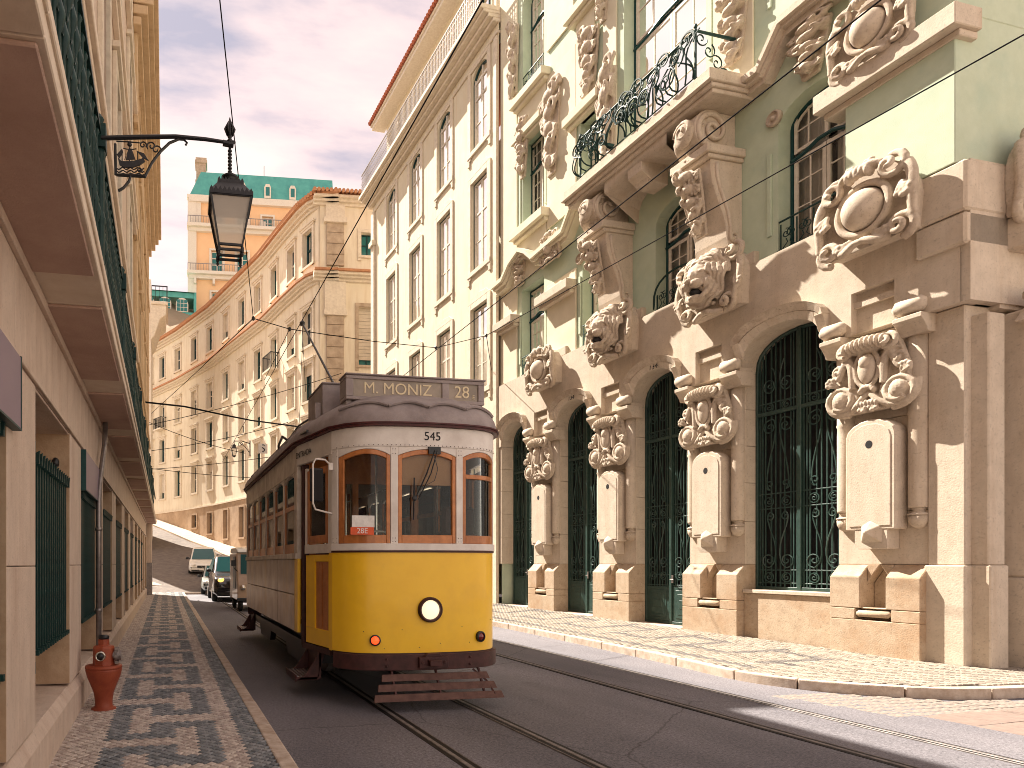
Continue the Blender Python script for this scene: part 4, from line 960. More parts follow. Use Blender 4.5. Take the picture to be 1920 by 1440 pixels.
for k, (a, b_) in enumerate(BAYS):
    if k == 0:
        gate(a, b_, 1.0, True)
        m = MB(); m.box(a + .003, b_ - .003, -.60, -.16, -.05, .93); m.build('low_wall', M['stone_base'], GB, bevel=.01)
        m = MB(); m.box(a + .003, b_ - .003, -.60, -.12, .932, 1.0); m.build('sill', M['stone'], GB, bevel=.01)
    else:
        gate(a, b_, gz(a) + .03, False)
        m = MB(); m.box(a + .003, b_ - .003, -.60, .02, -.05, gz(a) + .025); m.build('doorstep', M['kerb'], GB, bevel=.01)

# first floor and up
def win(u0, u1, z0, z1, n, kind='arch', rt=GB, rail=False):
    """casement window standing at the back of its reveal"""
    c = (u0 + u1) / 2; w = u1 - u0
    m = MB()
    A = arc(u0 + .03, u1 - .03, z1 - .35, z1 - .03, 12) if kind == 'arch' else [(u0 + .03, z1 - .03), (u1 - .03, z1 - .03)]
    m.tube([(u0 + .03, n, z0 + .02)] + [(x, n, z) for x, z in A] + [(u1 - .03, n, z0 + .02)], .035, 4)
    zt = z0 + (z1 - z0) * .66
    m.tube([(x, n + .03, z) for x, z in bez((u0 + .03, 0), (u0 + w * .3, 0), (c - w * .15, .10), (c, .10), 6)[:0]] or [(u0 + .02, n + .03, zt - .06), (u0 + w * .2, n + .03, zt - .03), (u0 + w * .4, n + .03, zt + .07), (u0 + w * .6, n + .03, zt + .07), (u0 + w * .8, n + .03, zt - .03), (u1 - .02, n + .03, zt - .06)], .035, 5)
    f = m.build('window', M['tealframe'], rt)
    s = MB()
    for x0, x1 in ((u0 + .07, c - .005), (c + .005, u1 - .07)):
        s.box(x0, x0 + .06, n - .03, n + .02, z0 + .04, zt - .04); s.box(x1 - .06, x1, n - .03, n + .02, z0 + .04, zt - .04); s.box(x0, x1, n - .028, n + .018, z0 + .04, z0 + .13); s.box(x0, x1, n - .028, n + .018, zt - .12, zt - .05)
    s.box(u0 + .07, u0 + .12, n - .03, n + .02, zt + .05, z1 - .2); s.box(u1 - .12, u1 - .07, n - .03, n + .02, zt + .05, z1 - .2); s.box(u0 + .07, u1 - .07, n - .028, n + .018, zt + .06, zt + .12); s.box(c - .03, c + .03, n - .03, n + .02, zt + .05, z1 - .08)
    if kind == 'arch': s.tube([(x, n, z) for x, z in arc(u0 + .1, u1 - .1, z1 - .38, z1 - .1, 10)], .025, 4)
    else: s.box(u0 + .07, u1 - .07, n - .028, n + .018, z1 - .12, z1 - .06)
    s.build('sash', M['white'], f)
    g = MB(); g.quad((u0, n - .01, z0), (u1, n - .01, z0), (u1, n - .01, z1 - (.16 if kind == 'arch' else 0)), (u0, n - .01, z1 - (.16 if kind == 'arch' else 0))); g.build('pane', M['pane'], f)
    b_ = MB()
    for x0, x1 in ((u0 + .07, c), (c, u1 - .07)):
        xm = (x0 + x1) / 2; b_.box(xm - .012, xm + .012, n - .02, n + .01, z0 + .1, zt - .08)
        for k in (.45, .72): z = z0 + (zt - z0) * k; b_.box(x0 + .03, x1 - .03, n - .019, n + .009, z, z + .022)
    b_.box(u0 + .1, u1 - .1, n - .019, n + .009, (zt + z1) / 2 - .01, (zt + z1) / 2 + .012)
    b_.box((u0 + c) / 2 - .01, (u0 + c) / 2 + .012, n - .02, n + .01, zt + .1, z1 - .12); b_.box((u1 + c) / 2 - .01, (u1 + c) / 2 + .012, n - .02, n + .01, zt + .1, z1 - .12)
    b_.build('glazing_bar', M['white'], f)
    q_ = MB(); N = 24
    for x0, x1 in ((u0 + .05, c - w * .06), (c + w * .06, u1 - .05)):
        P = [(x0 + (x1 - x0) * i / N, n - .14 + .022 * sin(i * 1.9) + .01 * sin(i * 4.1)) for i in range(N + 1)]
        for p, r in zip(P, P[1:]): q_.quad((p[0], p[1], z0), (r[0], r[1], z0), (r[0], r[1], z1 - .1), (p[0], p[1], z1 - .1))
    q_.build('curtain', M['curtain'], f, True)
    k = MB(); k.quad((u0 - .1, n - .5, z0 - .1), (u1 + .1, n - .5, z0 - .1), (u1 + .1, n - .5, z1 + .1), (u0 - .1, n - .5, z1 + .1)); k.build('room_backing', M['dark'], f)
    if rail:
        r = MB(); y = n + .30
        pts = [(u0 + .02, y, z0 + .55), (u1 - .02, y, z0 + .55)]
        r.box(u0 - .02, u1 + .02, y - .015, y + .015, z0 + .02, z0 + .045)
        if rail == 'arch': r.tube([(x, y + .05 * sin(pi * i / 12), z) for i, (x, z) in enumerate(arc(u0 - .05, u1 + .05, z0 + .08, z0 + .72, 12, .6))], .022, 5)
        else: r.tube(pts, .018, 5)
        for i in range(5):
            x = u0 + .05 + (w - .1) * i / 4; hh = .5 if rail != 'arch' else .12 + .55 * max(0, sin(pi * (i + .4) / 4.8)) ** .6
            r.box(x - .008, x + .008, y - .008, y + .008, z0 + .03, z0 + hh)
            if i < 4:
                for t in (-1, 1):
                    xm = x + (w - .1) / 8; r.tube([(p, y, zz_) for p, zz_ in spiral(xm + t * .05, z0 + .30, .09, .01, 1.4, pi / 2 if t > 0 else pi / 2, d=t)], .009, 4)
                    r.tube([(xm + t * .11, y, z0 + .05), (xm + t * .02, y, z0 + .14), (xm + t * .05, y, z0 + .21)], .008, 4)
        r.build('window_railing', M['iron'], f)
    return f
W1 = [(8.55, 9.80, 7.12, 9.75, 'arch', True), (11.35, 12.60, 7.12, 9.40, 'arch', 'arch'), (13.95, 15.0, 7.12, 9.45, 'flat', True), (16.6, 17.68, 7.12, 9.70, 'flat', True),
      (16.6, 17.62, 11.55, 14.1, 'flat', False), (11.3, 13.55, 10.75, 15.4, 'arch', False), (14.35, 15.05, 11.0, 13.0, 'flat', False), (16.6, 17.62, 15.5, 18.6, 'arch', True), (14.35, 15.15, 16.1, 18.4, 'flat', True)]
NW = -.12
m = MB(); grid_wall(m, 7.12, 18.75, 7.08, 20.5, [w[:4] for w in W1], NW, NW - .34)
for w in W1:
    if w[4] == 'arch': arch_fill(m, w[0], w[1], w[3] - .38, w[3], NW + .0005, NW - .34, 12)
gw = m.build('upper_wall', M['green'], GB)
for w in W1: win(w[0], w[1], w[2], w[3], NW - .30, w[4], GB, w[5])
m = MB()   # cream rendered panels a little proud of the green
for a, b_, c, d in ((17.86, 18.75, 7.1, 20.5), (15.2, 16.42, 7.1, 9.3), (15.2, 16.42, 10.9, 15.2), (15.3, 16.42, 15.9, 20.5), (13.75, 14.2, 10.9, 20.5), (16.45, 17.8, 9.95, 11.2), (16.45, 17.8, 14.3, 15.2), (14.5, 15.2, 13.3, 15.8), (10.25, 11.1, 10.8, 20.5)): m.box(a, b_, NW + .001, NW + .05, c, d)
m.build('render_panel', M['cream'], GB, bevel=.01)
m = MB()   # slim vertical strips by the windows
for u in (17.74, 16.50, 15.08, 13.85, 9.95, 11.18):
    for c, d in ((7.5, 9.0), (11.7, 13.6)): m.box(u - .04, u + .04, NW + .001, NW + .035, c, d)
m.build('pilaster_strip', M['green'], GB, bevel=.006)
for a, b_, z, h, d in ((16.3, 17.9, 11.25, .24, .30), (15.2, 16.6, 8.76, .24, .34), (17.74, 18.75, 8.80, .22, .34), (6.98, 8.88, 8.93, .30, .42), (16.3, 17.9, 15.22, .22, .30), (16.5, 17.9, 14.15, .2, .24), (14.2, 15.5, 13.1, .22, .26), (14.1, 15.4, 15.75, .22, .3), (14.1, 15.2, 10.75, .22, .26)):
    m = MB(); m.box(a, b_, NW - .1, NW + d, z, z + h); m.box(a + .05, b_ - .05, NW - .1, NW + d * .6, z - .10, z - .001); m.build('ledge', M['cream'] if z > 9.3 else M['stone'], GB, bevel=.012)
# projecting bay by the corner
m = MB(); m.box(7.10, 8.52, -2.0, .10, 7.105, 8.92); m.box(7.11, 8.50, -2.0, .06, 9.24, 12); m.build('corner_bay', M['green'], GB, bevel=.01)
# zigzag cornices
def zig(P, nm='cornice'):
    m = MB()
    for off, d, h in ((0, .22, .10), (.10, .32, .07), (.17, .40, .12)):
        for p, q_ in zip(P, P[1:]):
            m.add([(p[0], NW, p[1] + off), (q_[0], NW, q_[1] + off), (q_[0], NW, q_[1] + off + h), (p[0], NW, p[1] + off + h), (p[0], NW + d, p[1] + off), (q_[0], NW + d, q_[1] + off), (q_[0], NW + d, q_[1] + off + h), (p[0], NW + d, p[1] + off + h)],
                  [(4, 5, 6, 7), (0, 1, 5, 4), (3, 7, 6, 2), (0, 4, 7, 3), (1, 2, 6, 5)])
    return m.build(nm, M['cream'] if P[0][0] > 12 else M['stone'], GB)
zig([(14.28, 10.60), (14.95, 10.60), (15.35, 10.08), (16.70, 10.0), (17.0, 10.3), (17.34, 10.52), (17.8, 10.35), (18.2, 10.0), (18.75, 9.98)])
zig([(10.22, 10.25), (9.90, 10.25), (9.50, 10.80), (8.4, 10.80), (8.0, 10.4), (7.12, 10.4)])
# balcony over its consoles
m = MB(); m.box(10.22, 14.25, NW, .88, 10.20, 10.28); m.box(10.18, 14.29, NW, .95, 10.282, 10.36); m.box(10.14, 14.33, NW, 1.03, 10.362, 10.40); m.box(10.18, 14.29, NW, .98, 10.402, 10.62); bl = m.build('balcony', M['stone'], GB, bevel=.012)
m = MB(); P = arc(11.35, 13.1, 9.35, 10.05, 12, .6)
for p, q_ in zip(P, P[1:]): m.add([(p[0], NW, p[1]), (q_[0], NW, q_[1]), (q_[0], .80, 10.199), (p[0], .80, 10.199), (p[0], .80, max(p[1], 9.95)), (q_[0], .80, max(q_[1], 9.95))], [(0, 1, 5, 4), (4, 5, 2, 3)])
m.build('balcony_vault', M['stone'], bl, True)
m = MB(); m.prism([(.1, 9.62), (.5, 9.66), (.78, 9.85), (.80, 10.19), (.1, 10.19)], 12.02, 12.42, 'x'); m.tube([(12.05, .52, 9.72), (12.39, .52, 9.72)], .10, 10); m.build('keystone', M['stone'], bl, bevel=.012)
rl = MB(); y0 = .92
def X3(P, y=y0): return [(x, y, z) for x, z in P]
rl.tube([(13.75, .0, 11.58), (13.75, y0, 11.58), (10.55, y0, 11.58), (10.55, .0, 11.58)], .032, 6); rl.tube([(13.75, .0, 10.70), (13.75, y0, 10.70), (10.55, y0, 10.70), (10.55, .0, 10.70)], .014, 5)
rlo = rl.build('balcony_railing', M['iron'], bl)
r3 = random.Random(5)
for i in range(8):
    sc = MB(); cx_ = 10.75 + i * .40; s = 1 if i % 2 else -1
    for k in range(3):
        zc = 10.85 + r3.random() * .6; bul = y0 + .06 + .12 * sin((zc - 10.7) / .9 * pi)
        sc.tube([(x, bul + .02 * j / 14, z) for j, (x, z) in enumerate(spiral(cx_ + (r3.random() - .5) * .3, zc, .16 + r3.random() * .06, .015, 1.2 + r3.random() * .5, r3.random() * 6, d=s))], .017, 5)
    for k in range(4):
        xa, xb = cx_ - .25 + r3.random() * .5, cx_ - .3 + r3.random() * .6
        sc.tube(bez((xa, y0, 10.72), (xa + s * .3, y0 + .20, 10.95), (xb - s * .3, y0 + .18, 11.2), (xb, y0, 11.56), 10), .015, 5)
    sc.build('scroll', M['iron'], rlo)
sc = MB()
for i in range(9): a = .25 + i * .33; sc.tube(bez((12.15, y0 + .12, 10.95), (12.15 + .2 * cos(a), y0 + .2, 10.95 + .15 * sin(a)), (12.15 + .35 * cos(a), y0 + .16, 10.95 + .35 * sin(a)), (12.15 + .45 * cos(a + .2), y0 + .04, 10.95 + .48 * sin(a + .2)), 6), .016, 5)
for uu in (10.55, 13.75):
    for k in range(4):
        z = 10.85 + k * .2; sc.tube([(uu, yy, zz_) for yy, zz_ in spiral(.25 + .18 * k, z, .15, .02, 1.3, k, d=1)], .012, 5)
    sc.tube([(uu, y0, 10.62), (uu, y0, 11.62)], .022, 6); sc.ell((uu, y0, 11.66), (.035, .035, .05))
sc.build('scroll', M['iron'], rlo)
def console(c):
    m = MB(); P = [(NW, 7.45), (.10, 7.48), (.20, 7.58), (.24, 7.75), (.26, 7.95), (.34, 8.2), (.48, 8.5), (.58, 8.75), (.62, 9.0), (.62, 9.18), (NW, 9.18)]
    m.prism(P, c - .36, c + .36, 'x'); m.box(c - .40, c + .40, NW, .72, 9.18, 9.26); m.box(c - .44, c + .44, NW, .78, 9.262, 9.42)
    m.box(c - .38, c + .38, NW, .18, 7.28, 7.44)
    P2 = [(.46 + .40 * cos(a * pi / 10), 9.82 + .40 * sin(a * pi / 10)) for a in range(20)]
    m.prism(P2, c - .24, c + .24, 'x'); m.box(c - .22, c + .22, NW, .5, 9.42, 10.19)
    o = m.build('console', M['stone'], GB, bevel=.014)
    m = MB()
    for s in (-1, 1):
        m.tube([(c + s * (.25 + .02 * i / 20), y, z) for i, (y, z) in enumerate(spiral(.46, 9.82, .38, .05, 1.7, -pi / 2, 30, d=1))], taper(.055, .035, 31), 6)
        m.tube([(c + s * .37, y, z) for y, z in [(.05, 7.62), (.18, 7.70), (.17, 7.95), (.24, 8.25), (.40, 8.6), (.48, 8.85), (.50, 9.1)]], .04, 6)
        m.tube([(c + s * .37, y, z) for y, z in spiral(.10, 7.74, .12, .02, 1.3, -pi / 2, d=-1)], .035, 6)
    m.build('volute', M['stone'], o, True)
    for me, y, z, t, s_ in ((DR[0], .60, 8.0, .40, .95), (DR[1], .56, 9.3, .0, .62)):
        x = put(me, 'carved_drape', (c, y - (.20 if z < 9 else 0), z - .1), o, (1.0, 1.0, s_), (-t if False else t * -.0, 0, 0)); x.rotation_euler = (-.28 if z < 9 else 0, 0, 0)
    m = MB(); m.ell((c, .86, 9.82), (.22, .10, .26)); tb(m, [(c + x, .88 + y, z) for x, y, z in sp3(0, 9.86, .2, .03, 1.6, 0, 1, 0, .08)], .05, .03); m.build('shell', M['carve'], o, True)
console(13.62); console(10.86)
# carvings on the walls
for c, k in ((8.2, 'oval'), (10.95, 'lion'), (13.66, 'lion'), (16.3, 'oval')):
    s_ = 1.06 if k == 'lion' else .98 if c < 10 else .86
    c -= .13
    if k == 'lion': P = [(-.52, .03), (.52, .03)] + [(.55 * cos(i * pi / 10), .62 + .52 * sin(i * pi / 10)) for i in range(11)]
    else: P = [(-.58, .03), (.58, .03)] + [(.62 * cos(i * pi / 12), .55 + .68 * sin(i * pi / 12)) for i in range(13)]
    m = MB(); m.prism([(c + x * s_, 6.36 + z * s_) for x, z in P], -.3, .24); m.build('backing_block', M['stone'], GB, bevel=.012)
    cart(k, c, .20, 6.36, 1.06 if k == 'lion' else .98 if c < 10 else .86)
    if True:
        m = MB(); m.box(c - .66, c + .66, -.3, -.001 + (.0), 7.102, 7.34); m.build('backing_block', M['stone'], GB, bevel=.01)
cart('oval', 8.05, .16, 9.24, .82); 
cart('oval', 16.05, .0, 9.85, .62)
for (me, u, z, sx, sz) in ((DRT, 17.6, 9.85, 1.2, .62), (DR[1], 16.15, 12.3, 1.5, 1.75), (DR[2], 17.5, 13.0, 1.0, 1.2), (DR[0], 14.62, 13.3, 1.25, 1.35), (DR[2], 14.0, 11.0, 1.1, 2.0), (DRT, 17.95, 15.8, 1.0, 1.5), (DR[1], 14.5, 15.9, 1.0, 1.6), (DRT, 10.6, 11.2, 1.4, .9), (DR[2], 9.15, 9.86, 1.3, .65), (DR[0], 14.15, 14.9, .8, 1.0)):
    put(me, 'carved_drape', (u, NW + .03, z), GB, (sx, 1.2, sz))
for u, z in ((8.5, 9.72), (9.85, 9.60), (15.05, 9.45)):
    m = MB(); m.lathe([(.14, 0), (.14, .06), (.11, .09), (.10, .05), (.05, .05), (.03, .10), (.001, .11)], (u, NW, z), 'y', 18); m.build('rosette', M['carve'], GB, True)
# corner
m = MB(); m.box(6.98, 7.62, -.9, .10, 6.40, 7.10); m.box(7.0, 7.60, -.9, .07, 5.95, 6.39); m.build('corner_block', M['stone'], GB, bevel=.03)
m = MB(); m.box(7.12, 7.60, -1.0, -.12, -.05, 1.47); m.box(7.14, 7.58, -1.0, -.16, 1.472, 5.16); m.box(6.92, 7.16, -.62, -.26, -.05, 1.47); m.box(6.95, 7.18, -.60, -.28, 1.472, 5.0); m.build('corner_pier', M['stone'], GB, bevel=.015)
m = MB(); m.quad((7.12, NW, 7.1), (7.12, -6, 7.1), (7.12, -6, 20.5), (7.12, NW, 20.5)); m.build('side_wall', M['green'], GB)
m = MB(); m.box(7.02, 7.12, -6, -1.0, 0, 5.16); m.box(7.0, 7.11, -6, -.02, 5.162, 7.12); m.box(7.02, 7.57, -6, -.62, 5.10, 5.161); m.build('side_stone', M['stone'], GB)
# side street pier
m = MB(); m.box(6.72, 7.1, -2.05, -.78, -.05, 1.30); m.box(6.80, 7.1, -2.03, -.80, 1.302, 5.05); m.box(6.78, 7.1, -2.1, -.74, 5.9, 6.38); m.build('side_pier', M['stone'], GB, bevel=.03)
m = MB(); m.tube([(6.70, -2.1, 5.2), (6.70, -.70, 5.2)], .13, 12); m.build('bracket_roll', M['stone'], GB, True)
m = MB(); m.prism([(-.66, 4.86), (-.74, 4.95), (-.82, 5.06), (-2.1, 5.06), (-2.1, 4.86)], 6.62, 6.9, 'x'); m.build('bracket', M['stone'], GB, bevel=.01)
m = MB(); cyl(m, 6.80, -.93, [(.115, 2.33), (.12, 2.4), (.12, 3.7), (.13, 3.76), (.12, 4.86)]); m.build('half_column', M['stone'], GB, True)
m = MB(); cyl(m, 6.80, -.93, [(.10, 2.33), (.07, 2.28), (.13, 2.23), (.12, 2.13), (.09, 2.06), (.04, 2.025), (0.001, 2.02)]); m.build('pendant', M['carve'], GB, True)
m = MB(); m.box(6.66, 6.8, -1.78, -1.12, 2.02, 3.7); m.build('pier_panel', M['stone'], GB, bevel=.02)
cart('pier', 6.74, -1.42, 3.76, .98, pi / 2); cart('oval', 6.98, -1.28, 6.36, .98, pi / 2)
m = MB(); m.quad((18.75, NW, 0), (18.75, -6, 0), (18.75, -6, 20.5), (18.75, NW, 20.5)); m.quad((7.1, -6, 0), (18.75, -6, 0), (18.75, -6, 20.5), (7.1, -6, 20.5)); m.quad((7.1, NW, 20.5), (18.75, NW, 20.5), (18.75, -6, 20.5), (7.1, -6, 20.5)); m.build('back_wall', M['green'], GB)
# ------------------------------------------------------------------ yellow building
YB = thing('yellow_apartment_building', 'tall pale yellow building with arched upper windows and a roof railing beside the green building', 'building', (10.9 + .048 * 8.16, 0, 0), ROT)
YC = [19.92, 22.42, 24.92, 27.42]
hs = []
for c in YC:
    hs += [(c - .52, c + .52, 15.55, 18.25, 1), (c - .52, c + .52, 11.45, 14.45, 0), (c - .52, c + .52, 7.30, 10.15, 0), (c - .52, c + .52, 3.4, 6.1, 0)]
m = MB(); grid_wall(m, 18.755, 29.7, 0, 18.7, [h[:4] for h in hs], -.02, -.20)
for h in hs:
    if h[4]: arch_fill(m, h[0], h[1], h[3] - .45, h[3], -.0195, -.2, 12)
m.build('wall', M['yellowwall'], YB)
def ywin(c, z0, z1, ar):
    w = MB(); a, b_ = c - .52, c + .52
    w.box(a - .2, a - .001, -.019, .03, z0 - .25, z1 + (.0 if ar else .2)); w.box(b_ + .001, b_ + .2, -.019, .03, z0 - .25, z1 + (.0 if ar else .2)); w.box(a - .2, b_ + .2, -.018, .05, z0 - .16, z0 - .001); w.box(a - .24, b_ + .24, -.017, .08, z0 - .34, z0 - .162) if False else None
    if ar: w.box(a - .199, b_ + .199, -.018, .028, z1 + .001, z1 + .12)
    else:
        w.box(a - .001, b_ + .001, -.018, .028, z1 + .001, z1 + .2); w.prism([(a - .2, z1 + .2), (b_ + .2, z1 + .2), (b_ - .05, z1 + .38), (c, z1 + .44), (a + .05, z1 + .38)], -.018, .028)
    for s in (a - .2, b_ + .08): w.box(s, s + .12, -.019, .03, z0 - .42, z0 - .25)
    f = w.build('window', M['trim'], YB, bevel=.008)
    g = MB(); n = -.12
    if ar: g.tube([(a + .03, n, z0)] + [(x, n, z) for x, z in arc(a + .03, b_ - .03, z1 - .45, z1 - .03, 12)] + [(b_ - .03, n, z0)], .035, 4)
    else: g.tube([(a + .03, n, z0), (a + .03, n, z1 - .03), (b_ - .03, n, z1 - .03), (b_ - .03, n, z0), (a + .03, n, z0 + .01)], .035, 4)
    g.build('frame', M['tealframe'], f)
    s = MB(); zt = z0 + (z1 - z0) * .62
    for x0, x1 in ((a + .06, c - .005), (c + .005, b_ - .06)):
        s.box(x0, x0 + .05, n - .02, n + .02, z0 + .02, z1 - (.4 if ar else .06)); s.box(x1 - .05, x1, n - .02, n + .02, z0 + .02, z1 - .05)
    for z in (z0 + .02, zt, z1 - (.45 if ar else .12)): s.box(a + .06, b_ - .06, n - .018, n + .022, z, z + .06)
    s.box(a + .06, b_ - .06, n - .018, n + .018, z0 + (zt - z0) * .5, z0 + (zt - z0) * .5 + .025); s.build('sash', M['white'], f)
    p = MB(); p.quad((a, n - .01, z0), (b_, n - .01, z0), (b_, n - .01, z1), (a, n - .01, z1)); p.build('pane', M['pane'], f)
    q_ = MB(); q_.quad((a + .02, n - .04, z0), (b_ - .02, n - .04, z0), (b_ - .02, n - .04, z1), (a + .02, n - .04, z1)); q_.build('curtain', M['curtain'], f)
for c in YC:
    for z0, z1, ar in ((15.55, 18.25, 1), (11.45, 14.45, 0), (7.30, 10.15, 0), (3.4, 6.1, 0)): ywin(c, z0, z1, ar)
m = MB()
for z0, d, h in ((18.70, .18, .12), (18.82, .34, .12), (18.94, .52, .10), (19.04, .66, .16)): m.box(18.76, 29.9, -.3, d, z0, z0 + h - .001)
m.box(18.76, 29.7, -.3, .04, 18.35, 18.46); m.build('cornice', M['trim'], YB, bevel=.015)
m = MB(); m.box(29.35, 29.72, -.3, .10, 0, 18.3); m.box(29.30, 29.76, -.3, .2, 16.7, 16.95); m.build('corner_pilaster', M['trim'], YB, bevel=.012); m = MB(); m.box(18.8, 18.98, -.02, .05, 0, 18.3); m.build('corner_pilaster', M['trim'], YB, bevel=.012)
rl = MB(); y = .52
rl.box(18.8, 29.85, y - .02, y + .02, 20.22, 20.26); rl.box(18.8, 29.85, y - .01, y + .01, 19.30, 19.32); rl.box(18.8, 29.85, y - .01, y + .01, 20.05, 20.07)
rr = rl.build('roof_railing', M['steel'], YB)
bb = MB(); bb.box(-.01, .01, -.01, .01, 0, 1.02); 
bb.tube([(x, 0, z) for x, z in spiral(.055, .30, .05, .05, 1, 0)], .007, 4); bb.tube([(x, 0, z) for x, z in spiral(.055, .62, .045, .045, 1, 0)], .007, 4); bb.tube([(.02, 0, .40), (.055, 0, .5), (.09, 0, .40)], .006, 4)
bm_ = bb.mesh('baluster', M['steel'])
for i in range(92): link('baluster', bm_, rr, loc=(18.85 + i * .12, y, 19.20))
# attic floor behind the railing
m = MB(); ah = [(c - .5, c + .5, 19.3, 21.3) for c in (20.4, 22.9, 25.4, 27.9)]
grid_wall(m, 18.8, 29.3, 19.2, 22.4, ah, -.55, -.75); m.quad((29.3, -.55, 18.7), (29.3, -6, 18.7), (29.3, -6, 22.0), (29.3, -.55, 22.0)); m.quad((29.7, -.02, 0), (29.7, -6, 0), (29.7, -6, 19), (29.7, -.02, 19))
at = m.build('attic', M['yellowwall'], YB)
for a, b_, c, d in ah:
    m = MB(); m.tube([(a - .05, -.45, 19.2), (a - .05, -.45, 21.2)] + [(x, -.30, z) for x, z in arc(a - .1, b_ + .1, 21.2, 21.65, 8)] + [(b_ + .05, -.45, 21.2), (b_ + .05, -.45, 19.2)], .05, 6)
    w = m.build('dormer', M['trim'], YB); p = MB(); p.quad((a, -.7, c), (b_, -.7, c), (b_, -.7, d), (a, -.7, d)); p.build('pane', M['panefar'], w); p = MB(); p.box((a + b_) / 2 - .03, (a + b_) / 2 + .03, -.69, -.66, c, d); p.box(a, a + .06, -.69, -.66, c, d); p.box(b_ - .06, b_, -.69, -.66, c, d); p.build('frame', M['tealframe'], w)
m = MB(); m.box(18.8, 29.7, -.6, .05, 22.4, 22.56); m.box(18.8, 29.75, -.6, .12, 22.562, 22.66); m.build('eaves', M['white'], YB, bevel=.01)
tl = MB()
for j in range(9): tl.tube([(.0 + .0, .22 - j * .34, j * .20), (.0, .22 - (j + 1.25) * .34, (j + 1) * .20 + .03)], [.085, .07], 6)
tm = tl.mesh('tile_row', M['tiles'])
rf = MB(); rf.prism([(.20, 22.662), (-3.0, 24.5), (-6, 24.5), (-6, 22.662)], 18.8, 29.75, 'x'); rfo = rf.build('roof', M['tiles'], YB)
for i in range(66): link('tile', tm, rfo, loc=(18.9 + i * .165, 0, 22.67))
m = MB(); m.quad((18.76, -6, 0), (29.7, -6, 0), (29.7, -6, 22), (18.76, -6, 22)); m.build('back_wall', M['yellowwall'], YB)

# ------------------------------------------------------------------ crescent
CR = thing('curved_apartment_crescent', 'long curving cream building with rows of small windows stepping down the cobbled hill', 'building', (CW[4][0], CW[4][1], 2.4))
acc = [0]
for a, c in zip(CW, CW[1:]): acc.append(acc[-1] + sqrt((a[0] - c[0]) ** 2 + (a[1] - c[1]) ** 2))
CX, CY, CZ = CR.location
def cmap(s, n, z):
    s_ = max(0, min(acc[-1], s)); i = 0
    while i < len(acc) - 2 and s_ > acc[i + 1]: i += 1
    def tan_(i):
        a, c = CW[max(i, 0)], CW[min(i + 1, len(CW) - 1)]; return Vector((c[0] - a[0], c[1] - a[1])).normalized()
    a, c = CW[i], CW[i + 1]; t = (s_ - acc[i]) / (acc[i + 1] - acc[i]); x, y = a[0] + (c[0] - a[0]) * t, a[1] + (c[1] - a[1]) * t
    t0 = tan_(i - 1) if i > 0 else tan_(i); t1 = tan_(i); t2 = tan_(min(i + 1, len(CW) - 2))
    nt_ = ((t0 + t1) * (1 - t) + (t1 + t2) * t).normalized()
    return (x + nt_.y * n - CX, y - nt_.x * n - CY, z - CZ)
def s_of(px):
    best = 0; bd_ = 1e9
    for k in range(1400):
        s = acc[-1] * k / 1400; x, y, z = cmap(s, 0, 0); X, Y = x + CX, y + CY; D = X * sin(TH) + Y * cos(TH); p = 532 + 1200 * (X * cos(TH) - Y * sin(TH)) / D
        if abs(p - px) < bd_: bd_ = abs(p - px); best = s
    return best
def zbase(s):
    i = 0
    while i < len(acc) - 2 and s > acc[i + 1]: i += 1
    t = (s - acc[i]) / (acc[i + 1] - acc[i]); return zb[i] + (zb[i + 1] - zb[i]) * t
cols = [s_of(p) for p in (236, 260, 283, 305, 334, 365, 394, 424, 454, 484, 515, 547, 577)]
cols = [c for c in cols if c > .6]
rows_ = [(18.75, 20.75), (14.1, 16.2), (10.9, 13.0), (7.5, 9.8)]
hs = []
for c in cols:
    for a, b_ in rows_: hs.append((c - .5, c + .5, a, b_))
    zb_ = zbase(c); 
    if 6.0 - zb_ > 1.4: hs.append((c - .45, c + .45, max(zb_ + .5, 3.4), 5.6))
us = [i * 1.3 for i in range(int(acc[-1] / 1.3) + 1)]
m = MB(cmap); grid_wall(m, 0, acc[-1], 6.2, 22.0, [h for h in hs if h[2] > 6.2], 0, -.35, us); m.build('wall', M['crescent'], CR)
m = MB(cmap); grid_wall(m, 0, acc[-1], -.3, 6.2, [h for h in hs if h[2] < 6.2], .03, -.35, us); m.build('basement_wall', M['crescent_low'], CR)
wp = {}
rw = random.Random(11)
for i, (a, b_, c, d) in enumerate(hs):
    m = MB(cmap); low = c < 6.2
    m.box(a - .17, a - .002, .0, .09, c - .14, d + .14); m.box(b_ + .002, b_ + .17, .0, .09, c - .14, d + .14); m.box(a - .001, b_ + .001, .0, .085, d, d + .14); m.box(a - .2, b_ + .2, .0, .13, c - .14, c - .001)
    if not low: m.box(a - .26, b_ + .26, .0, .20, d + .26, d + .36); m.box(a - .17, b_ + .17, .0, .14, d + .141, d + .259)
    w = m.build('window', M['trim'] if not low else M['crescent_low'], CR)
    p = MB(cmap); p.quad((a, -.28, c), (b_, -.28, c), (b_, -.28, d), (a, -.28, d)); p.build('pane', M['panefar'], w)
    f = MB(cmap); mid = (a + b_) / 2; f.box(a, a + .07, -.27, -.22, c, d); f.box(b_ - .07, b_, -.27, -.22, c, d); f.box(mid - .035, mid + .035, -.27, -.22, c, d)
    for z in (c, c + (d - c) * .5, d - .08): f.box(a, b_, -.268, -.222, z, z + .07)
    f.build('frame', M['tealframe'] if (not low and rw.random() < .5) else (M['white'] if not low else M['steel']), w)
    if not low and rw.random() < .38:
        k = rw.random() * .5 + .25; s = MB(cmap); s.box(a + .01, b_ - .01, -.2, -.16, d - (d - c) * k, d); s.build('shutter', M['shutter'], w)
m = MB(cmap)
